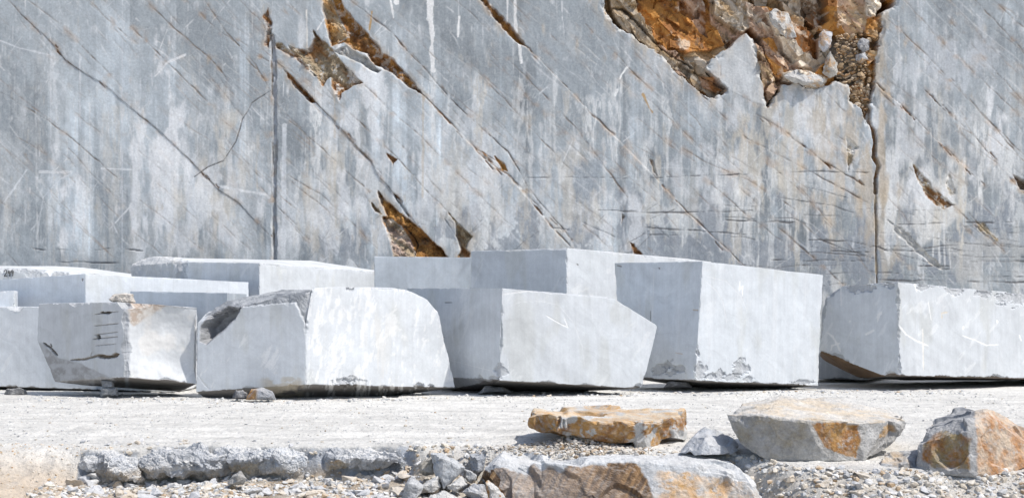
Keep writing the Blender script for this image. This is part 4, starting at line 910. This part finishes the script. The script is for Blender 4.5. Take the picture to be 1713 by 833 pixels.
rock('rounded_boulder', 'chunky boulder at the right edge, dark olive left side and orange-white right side', RK,
     [P3(1536, 745, 12.5), P3(1538, 782, 12.45), P3(1556, 712, 12.6), P3(1565, 695, 12.9), P3(1600, 683, 13.1), P3(1630, 683, 13.0), P3(1622, 700, 12.3), P3(1620, 715, 12.15), P3(1660, 685, 12.5), P3(1690, 700, 12.5), P3(1730, 725, 12.7), P3(1755, 765, 12.8), P3(1715, 788, 12.4), P3(1632, 797, 12.05), P3(1560, 790, 12.3), P3(1560, 770, 13.4), P3(1720, 770, 13.6), P3(1640, 690, 13.5)],
     521, r3, level=6, rough=.03, tone=(.42, .42, .42), nc=26)
rock('flat_stone', 'low flat buff stone wedged between the boat-shaped boulder and the right-edge boulder', RK,
     [P3(1458, 778, 12.55), P3(1462, 790, 12.5), P3(1474, 757, 12.8), P3(1545, 750, 12.9), P3(1550, 792, 12.45), P3(1500, 792, 12.4), P3(1490, 762, 13.4), P3(1550, 760, 13.5), P3(1500, 775, 12.4)], 531,
     lambda V, N, px, py, t: stain(t, .8 * ss(-.2, .2, n3(V, 4, 4, 532)), BUF, np.array([.56, .42, .28]), V, 533), rough=.015)
rock('cone_shaped_rock', 'small grey-white cone-shaped rock between the two large flat boulders', RK,
     [P3(1137, 756, 13.3), P3(1158, 760, 13.1), P3(1180, 712, 13.5), P3(1200, 712, 13.6), P3(1220, 730, 13.5), P3(1237, 744, 13.5), P3(1232, 756, 13.3), P3(1190, 759, 13.05), P3(1185, 738, 13.1), P3(1150, 745, 14), P3(1225, 748, 14.1)], 541, rough=.02, tone=(.50, .52, .55))
def r6(V, N, px, py, t):
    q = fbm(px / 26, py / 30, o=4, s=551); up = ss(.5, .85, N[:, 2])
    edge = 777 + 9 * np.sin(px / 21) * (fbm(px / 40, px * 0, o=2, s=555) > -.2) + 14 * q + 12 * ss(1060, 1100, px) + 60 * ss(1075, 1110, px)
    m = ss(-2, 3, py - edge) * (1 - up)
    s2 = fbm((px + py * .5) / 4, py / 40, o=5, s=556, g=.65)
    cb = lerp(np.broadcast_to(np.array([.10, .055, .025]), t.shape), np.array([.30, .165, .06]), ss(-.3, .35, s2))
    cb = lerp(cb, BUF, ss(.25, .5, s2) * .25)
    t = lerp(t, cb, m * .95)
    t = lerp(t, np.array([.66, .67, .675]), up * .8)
    m = ss(1080, 1120, px) * ss(782, 790, py) * (1 - up)
    return stain(t, m * .75, np.array([.60, .56, .50]), OCH * 1.2, V, 557, 4)
rock('ledge_slab', 'long low ledge slab with streaky dark brown front under the ochre-topped slab', RK,
     [P3(808, 778, 13.0), P3(822, 766, 12.95), P3(880, 767, 12.85), P3(960, 773, 12.75), P3(1080, 776, 12.7), P3(1190, 781, 12.6), P3(1232, 790, 12.6), P3(1300, 838, 12.6), P3(802, 800, 13.0), P3(806, 850, 12.8), P3(870, 870, 12.4), P3(1080, 870, 12.3), P3(1290, 870, 12.3),
      P3(835, 755, 13.6), P3(930, 754, 13.9), P3(1180, 757, 13.8), P3(1230, 785, 13.4), P3(830, 800, 14), P3(1230, 830, 14)], 551, r6, level=7, rough=.035, mat=M_ROCK, tone=(.50, .52, .54), chipamt=.06)
rock('half_buried_rock', 'grey rock poking out of the gravel at the bottom edge below the right-edge boulder', RK,
     [P3(1490, 840, 12.0), P3(1505, 822, 12.0), P3(1530, 812, 12.1), P3(1585, 813, 12.1), P3(1600, 822, 12.1), P3(1612, 845, 12.0), P3(1540, 850, 11.8), P3(1550, 860, 12.8), P3(1540, 820, 12.6)], 561, rough=.02, tone=(.48, .49, .50))
# --- rubble pile at centre bottom: outline traced, own depth and thickness
def outline_rock(label, P, Y, thick, seed, ridge=(), tone=(.50, .51, .52), paintf=None, name='angular_rock', group=None, rough=.012, level=4, chipamt=.02, **k):
    P = np.array(P, float); c_ = P.mean(0)
    pts = [P3(a, b, Y + thick * .35) for a, b in P]
    pts += [P3(*(c_ + (p - c_) * .72), Y) for p in P] if not ridge else [P3(a, b, Y) for a, b in ridge]
    pts += [P3(*(c_ + (p - c_) * .75), Y + thick) for p in P]
    return rock(name, label, RK, pts, seed, paintf, tone, level, rough, chipamt, group, dissolve=6, freq=5, **k)
G2 = 'angular rocks heaped at the left end of the ledge slab'
outline_rock('upright grey boxy rock at the lower left of the rock heap', [(671, 842), (679, 804), (686, 796), (703, 802), (710, 812), (699, 833), (690, 848)], 12.75, .3, 601, [(702, 813), (681, 808), (690, 845)], group=G2)
outline_rock('pale wedge rock between the upright boxy rock and the big triangular rock', [(703, 815), (710, 806), (733, 795), (737, 815), (724, 823), (705, 824)], 12.85, .25, 603, [(725, 806), (722, 822), (706, 815)], (.60, .59, .57), group=G2)
outline_rock('big triangular grey rock on top of the rock heap, point downwards', [(721, 757), (740, 757), (760, 768), (776, 782), (772, 789), (742, 818), (733, 803), (727, 790)], 12.9, .35, 605, [(738, 766), (770, 784), (742, 816), (735, 790)], (.50, .52, .54), group=G2)
outline_rock('blocky pale rock below the right corner of the big triangular rock', [(748, 812), (760, 805), (772, 797), (781, 811), (763, 823), (750, 818)], 12.8, .25, 607, [(771, 812), (762, 822), (755, 811)], (.62, .61, .59), group=G2)
outline_rock('rounded light grey rock right of the big triangular rock', [(775, 783), (790, 788), (797, 795), (795, 803), (785, 806), (776, 797)], 13.05, .3, 609, group=G2)
outline_rock('broad grey rock at the bottom beside the rust-faced splinter', [(773, 823), (789, 808), (810, 810), (818, 837), (795, 842)], 12.7, .3, 611, [(800, 822), (785, 822)], (.46, .47, .49), group=G2)
outline_rock('rust-faced splinter of rock leaning on the left end of the ledge slab', [(810, 805), (816, 800), (833, 815), (850, 835), (838, 842), (820, 842)], 12.55, .15, 613, [(814, 806), (838, 830), (824, 838)], (.60, .59, .57),
             lambda V, N, px, py, t: stain(t, ss(-.15, .1, n3(V, 9, 4, 614)) * ss(3, -1, px - (py - 800) * .95 - 816), OCH * .9, RUS * 1.2, V, 615, 12), group=G2)
outline_rock('flat-bottomed pale rock cut by the bottom edge under the wedge rock', [(708, 842), (720, 826), (747, 819), (763, 827), (768, 846)], 12.6, .3, 617, [(745, 832), (725, 836)], (.60, .59, .57), group=G2)
outline_rock('dark grey upright slab standing in the gap behind the rock heap', [(786, 760), (813, 757), (809, 785), (800, 795), (789, 785)], 13.35, .3, 619, [(795, 765), (801, 788)], (.36, .38, .41), group=G2)
outline_rock('brown-grey rounded rock left of the big triangular rock', [(700, 776), (712, 765), (724, 764), (726, 792), (712, 796), (702, 790)], 13.2, .3, 621, tone=(.44, .41, .36), group=G2)
# --- bedrock outcrops along the broken edge on the left
G3 = 'grey bedrock outcrops along the broken edge of the floor'
def ol(label, P, Y, th, seed, ridge=(), tone=(.38, .40, .43), pf=None):
    P = np.array(P, float); cx_ = P[:, 0].mean(); P[:, 0] = cx_ + (P[:, 0] - cx_) * 1.22; P[:, 1] += 2
    if pf is None: pf = lambda V, N, px, py, t: stain(t, ss(-8, 8, py - 784 + 14 * n3(V, 4, 4, seed + 70)) * .65, np.array([.46, .38, .28]), np.array([.56, .50, .42]), V, seed + 71, 7)
    outline_rock(label, P, Y, th, seed, ridge, tone, pf, 'bedrock_outcrop', G3, .075, 6, .06, mat=M_LEDGE)
brn = lambda y0, x0, x1: (lambda V, N, px, py, t: stain(t, ss(-4, 5, py - y0 + 9 * n3(V, 5, 4, 633)) * ss(x0 - 10, x0 + 5, px) * ss(x1 + 10, x1 - 5, px) * .8, np.array([.42, .32, .20]), np.array([.5, .45, .36]), V, 634, 7))
ol('dark creased grey outcrop at the left end of the broken edge', [(138, 778), (150, 757), (170, 749), (196, 756), (220, 766), (228, 800), (196, 810), (160, 796)], 13.4, .7, 631, [(180, 765), (196, 792), (160, 775)])
ol('small grey outcrop furthest left, above the sandy slope', [(60, 775), (80, 768), (104, 768), (130, 776), (128, 784), (96, 786), (70, 780)], 13.75, .5, 636, tone=(.45, .45, .45))
ol('long sloping grey outcrop with white top in the middle of the broken edge', [(224, 792), (240, 766), (262, 750), (300, 748), (335, 748), (362, 754), (374, 770), (372, 790), (330, 793), (270, 798), (236, 802)], 13.5, .8, 641, [(290, 768), (350, 764), (345, 784), (260, 784)])
ol('blunt grey outcrop with a brown-stained foot right of the long sloping one', [(372, 752), (410, 749), (436, 752), (446, 765), (442, 788), (400, 792), (374, 788)], 13.6, .7, 647, [(390, 765), (430, 765)], pf=brn(776, 370, 430))
ol('bluish outcrop with white mottling between two rubble chutes', [(440, 750), (470, 747), (500, 752), (510, 770), (500, 792), (465, 798), (442, 790)], 13.55, .7, 653, [(470, 765), (480, 785)], (.42, .45, .49))
ol('level grey outcrop with brown-hollowed left foot, rightmost along the broken edge', [(548, 756), (580, 752), (620, 752), (656, 758), (662, 772), (640, 782), (590, 784), (552, 786)], 13.6, .7, 659, [(580, 766), (635, 768)], (.42, .44, .47), brn(770, 548, 580))
outline_rock('grey-faced wedge rock lying under the brown-stained outcrop', [(380, 808), (390, 795), (402, 787), (412, 800), (408, 810), (388, 812)], 13.15, .25, 665, [(398, 795), (392, 808)], (.45, .44, .42))
outline_rock('flat pale slab chip on the gravel at lower left of centre', [(408, 822), (420, 817), (436, 813), (440, 820), (424, 828), (414, 829)], 12.95, .2, 667, [(415, 822), (432, 818)], (.58, .58, .58))

# ---------------------------------------------------------------- stones holding the blocks up
G4 = 'packing stones under the blocks'
def sup(label, P, Y, th, seed, tone, pf=None, ridge=()): outline_rock(label, P, Y, th, seed, ridge, tone, pf, 'packing_stone', G4, .012, 3, .02)
sup('lower of two dark cubic stones stacked under the drilled block', [(169, 650), (196, 648), (199, 663), (168, 663)], 19.9, .3, 701, (.24, .25, .26))
sup('upper of two dark cubic stones stacked under the drilled block', [(170, 636), (190, 636), (191, 649), (171, 649)], 20.0, .25, 703, (.26, .27, .28))
sup('dark stone under the left-edge block', [(6, 662), (10, 650), (34, 647), (44, 652), (46, 660)], 21.0, .4, 705, (.20, .20, .20))
sup('small black stone under the left end of the scooped block', [(388, 667), (394, 653), (406, 652), (414, 658), (416, 666)], 19.2, .25, 707, (.14, .14, .15))
sup('grey stone with orange end under the scooped block', [(412, 668), (420, 650), (438, 648), (458, 656), (462, 668)], 19.0, .3, 709, (.30, .31, .33), lambda V, N, px, py, t: stain(t, ss(432, 426, px) * .85, OCH, RUS * 1.2, V, 710, 15), [(430, 652), (428, 666), (455, 662)])
sup('dark folded stone under the left face of the tallest front block', [(1110, 648), (1118, 638), (1150, 637), (1160, 648)], 21.5, .35, 713, (.13, .13, .13))
sup('dark stone under the near corner of the pointed block', [(800, 658), (812, 646), (840, 646), (856, 654)], 20.5, .35, 715, (.2, .2, .2))
outline_rock('small brown and white chunk lying on top of the drilled block', [(180, 500), (188, 493), (205, 490), (222, 492), (226, 506), (200, 507), (183, 504)], 20.3, .3, 721, tone=(.56, .52, .47), name='rock_chunk')
# boulders jammed in the collapsed pocket of the wall
G5 = 'loose rocks jammed in the brown pocket of the wall'
for k, (lb, P, Y, th, tn) in enumerate([
    ('white-faced rock jammed in the middle of the brown pocket', [(1369, 60), (1378, 50), (1392, 55), (1390, 80), (1378, 88), (1370, 78)], 32.05, .5, (.62, .63, .66)),
    ('tall pointed grey slab stone at the foot of the brown pocket', [(1376, 122), (1382, 96), (1390, 86), (1400, 104), (1402, 124), (1388, 132)], 31.98, .4, (.52, .50, .46)),
    ('dark grey rock high on the right side of the pocket', [(1434, 72), (1442, 64), (1454, 68), (1454, 84), (1442, 90), (1434, 82)], 32.05, .4, (.34, .34, .35)),
    ('pale grey wedge rock below the dark grey one in the pocket', [(1432, 92), (1446, 88), (1452, 100), (1440, 106), (1432, 102)], 32.05, .4, (.50, .51, .53)),
    ('long whitish rock lying across the bottom of the pocket', [(1312, 128), (1330, 116), (1352, 118), (1380, 134), (1370, 148), (1346, 146), (1326, 138)], 31.95, .5, (.60, .59, .57)),
    ('grey-white boulder in the upper left of the pocket, right of the clean slab', [(1282, 22), (1300, 14), (1318, 22), (1324, 40), (1332, 62), (1316, 66), (1300, 48), (1286, 38)], 32.05, .5, (.60, .59, .57)),
    ]):
    cP = np.mean(P, 0); outline_rock(lb, P, Y - .12, th, 740 + k * 3, [cP + (np.array(P[k % len(P)]) - cP) * .35, cP + (np.array(P[(k + 3) % len(P)]) - cP) * .55], np.array(tn) * .9, lambda V, N, px, py, t: stain(t, .7 * ss(-.1, .3, n3(V, 4, 4, 77)), OCH, RUS, V, 78), 'jammed_rock', G5, .015, 4, .03, mat=M_ROCK)

# ================================================================ loose stones
bm = bmesh.new(); bmesh.ops.create_icosphere(bm, subdivisions=1, radius=1)
ICO_V = np.array([v.co[:] for v in bm.verts]); ICO_F = np.array([[v.index for v in f.verts] for f in bm.faces]); bm.free()
def scatter_stones(name, X, Y, S, tints, seed, zoff=0.25, fixedz=None):
    r = np.random.RandomState(seed); n = len(X)
    Z = ground_z(X, Y)[0] if fixedz is None else fixedz
    an = r.uniform(0, 6.28, n); ti = r.uniform(-.5, .5, n)
    V = np.broadcast_to(ICO_V, (n, 12, 3)) * r.uniform(.6, 1.25, (n, 12, 1))
    V = V * (S[:, None] * r.uniform([.8, .6, .35], [1.5, 1.1, .85], (n, 3)))[:, None, :]
    x, y, z = V[..., 0], V[..., 1], V[..., 2]
    x, z = x * np.cos(ti)[:, None] - z * np.sin(ti)[:, None], x * np.sin(ti)[:, None] + z * np.cos(ti)[:, None]
    x, y = x * np.cos(an)[:, None] - y * np.sin(an)[:, None], x * np.sin(an)[:, None] + y * np.cos(an)[:, None]
    V = np.stack([x + X[:, None], y + Y[:, None], z + (Z + S * zoff)[:, None]], -1).reshape(-1, 3)
    Fc = (ICO_F[None] + (np.arange(n) * 12)[:, None, None]).reshape(-1, 3)
    return mesh_obj(name, V, Fc, M_STONE, np.repeat(tints, 12, 0), False)
def stone_tints(n, seed, warm=.3):
    r = np.random.RandomState(seed)
    p = np.array([[.62, .62, .61], [.48, .49, .50], [.36, .37, .38], [.60, .54, .45], [.46, .34, .22], [.70, .69, .67]])
    pr = np.array([.3, .22, .08, .2 * warm * 3, .08 * warm * 3, .15]); pr /= pr.sum()
    return p[r.choice(6, n, p=pr)] * r.uniform(.85, 1.1, (n, 1))
r = np.random.RandomState(5)
def in_low(n, xa, xb, ya, yb, r, keep=lambda x, y: np.ones(len(x), bool)):
    X = r.uniform(xa, xb, n); Y = r.uniform(ya, yb, n)
    d = ground_z(X, Y, False)[1]; k = (d > .03) & keep(X, Y)
    return X[k], Y[k]
X, Y = in_low(42000, -5.4, 7.2, 11.4, 14.2, r, lambda x, y: (fbm(x * 1.5, y * 1.5, o=3, s=801) > -.35) | (x > 2.4))
S = .008 + .042 * r.power(.35, len(X)) ** 2.0
g = scatter_stones('rubble_gravel', X, Y, S, stone_tints(len(X), 802, .8), 803); tag(g, 'fine broken gravel covering the lower ground below the ledge', 'gravel', kind='stuff')
n = 26000
X = r.uniform(-8.5, 8.5, n); Y = r.uniform(13.4, 22.5, n); k = (ground_z(X, Y, False)[1] < 0) & (fbm(X * .8, Y * 1.4, o=3, s=805) > -.1); X, Y = X[k], Y[k]
S = .004 + .018 * r.power(.3, len(X)) ** 3
g = scatter_stones('ground_grit', X, Y, S, stone_tints(len(X), 806, .15) * .85, 807); tag(g, 'sparse grit scattered over the white quarry floor', 'grit', kind='stuff')
X = r.uniform(-7.5, -4.6, 9000); Y = r.uniform(12.0, 14.3, 9000); k = ground_z(X, Y, False)[1] > -.15; X, Y = X[k], Y[k]
S = .003 + .016 * r.power(.3, len(X)) ** 3
g = scatter_stones('sandy_grit', X, Y, S, stone_tints(len(X), 816, .5) * np.array([1.05, .93, .78]), 817); tag(g, 'fine tan grit on the sandy slope at lower left', 'grit', kind='stuff')
n = 3200; X = r.uniform(-8.5, 8.5, n); Y = np.interp(X, [-9, -3, 0, 3, 9], [19.6, 19.2, 20.1, 20.9, 21.3]) + r.normal(0, .32, n); S = .006 + .035 * r.power(.3, n) ** 3
g = scatter_stones('block_debris', X, Y, S, stone_tints(n, 819, .2), 820); tag(g, 'chips and crumbs of marble strewn along the feet of the front blocks', 'debris', kind='stuff')
# crumbly soil bank under the ochre slab and edge litter
n = 2500; X = r.normal(.75, .42, n); Y = r.normal(13.75, .16, n); S = .01 + .03 * r.power(.4, n) ** 2
Zs = gz(0, 13.9) + .14 * np.exp(-((X - .75) / .42)**2) * np.exp(-((Y - 13.85) / .25)**2) * r.uniform(.2, 1, n) 
g = scatter_stones('crumbled_soil', X, Y, S, stone_tints(n, 809, .5) * np.array([.85, .8, .74]), 810, .1, Zs); tag(g, 'crumbly brown-grey debris bank under the ochre-topped slab', 'debris', kind='stuff')
# rubble chute in the wall pocket
n = 700; pu = r.uniform(1402, 1458, n); pv = r.uniform(55, 190, n); kk = (pv < 150) | ((pu > 1426) & (pu < 1456)); pu, pv = pu[kk], pv[kk]
S = .03 + .07 * r.power(.5, len(pu)) ** 2
Xp = (pu - CX) * SW; Zp = H - (pv - HOR) * SW; Yp = YW + .18 + r.uniform(-.06, .12, len(pu))
g = scatter_stones('wall_rubble', Xp, Yp, S, stone_tints(len(pu), 812, 1.6) * np.array([.80, .64, .47]), 813, 0, Zp); tag(g, 'brown rubble packed in the pocket of the quarry wall', 'rubble', kind='stuff')

# individual loose rocks: eight shapes, many copies
protos = []
for k in range(8):
    a = np.random.RandomState(900 + k)
    pts = [Vector(v) for v in (a.normal(size=(11, 3)) * [1, .8, .6])]
    pts = [p.normalized() * a.uniform(.8, 1.1) for p in pts]; pts = [Vector((p.x * 1.2, p.y, p.z * .65)) for p in pts]
    V, N, Fc, ed = hull_mesh(pts, 5, 3)
    chip(V, ed, .06, 900 + k, 3, .1); cuts(V, N, 12, 930 + k, .8, .08); V += N * (.025 * n3(V, 3, 3, 905 + k))[:, None]
    me = []
    for tn in ((.60, .60, .60), (.47, .48, .50), (.56, .49, .40)):
        t = np.array(tn) * (1 + .2 * n3(V, 3, 4, 911 + k))[:, None]
        o = mesh_obj('loose_rock', V, Fc, M_STONE, t, False); me.append(o.data); bpy.data.objects.remove(o)
    protos.append(me)
def loose(n, xa, xb, ya, yb, smin, smax, label, group, seed, tn=None, low=True):
    a = np.random.RandomState(seed); c_ = 0
    while c_ < n:
        x = a.uniform(xa, xb); y = a.uniform(ya, yb)
        d = ground_z(np.array([x]), np.array([y]), False)[1][0]
        if low and d < .05: continue
        if not low and d > -.02: continue
        me = protos[a.randint(8)][a.randint(3) if tn is None else tn]
        o = bpy.data.objects.new('loose_rock', me); COL.objects.link(o)
        s_ = smin + (smax - smin) * a.rand() ** 2
        o.scale = (s_, s_, s_); o.rotation_euler = (a.uniform(-.4, .4), a.uniform(-.4, .4), a.uniform(0, 6.28))
        o.location = (x, y, gz(x, y) + s_ * .25)
        tag(o, label, 'loose rock', group); c_ += 1
loose(60, -5.2, -3.9, 12.9, 13.75, .03, .13, 'fist-sized pale stone in the rubble left of the long sloping outcrop', 'stones in the rubble at lower left', 21)
loose(45, -3.9, -2.2, 12.9, 13.7, .03, .11, 'small stone on the pale gravel below the long and blunt outcrops', 'stones on the pale gravel fan', 22)
loose(85, -2.3, -0.7, 12.9, 13.8, .03, .13, 'broken stone in the brownish rubble left of the rock heap', 'stones in the rubble left of the rock heap', 23)
loose(80, 2.6, 5.6, 11.7, 12.5, .03, .10, 'small white or grey stone in the gravel bank below the boulders', 'stones in the gravel bank at lower right', 24)
loose(34, -5.3, -0.6, 13.85, 14.25, .02, .06, 'stone lying on the dusty lip above the broken edge', 'stones along the lip of the broken edge', 26, low=False)
loose(26, -5.5, 6, 14.2, 17, .02, .045, 'lone pebble lying on the white quarry floor in front of the blocks', 'pebbles on the white floor', 25, low=False)
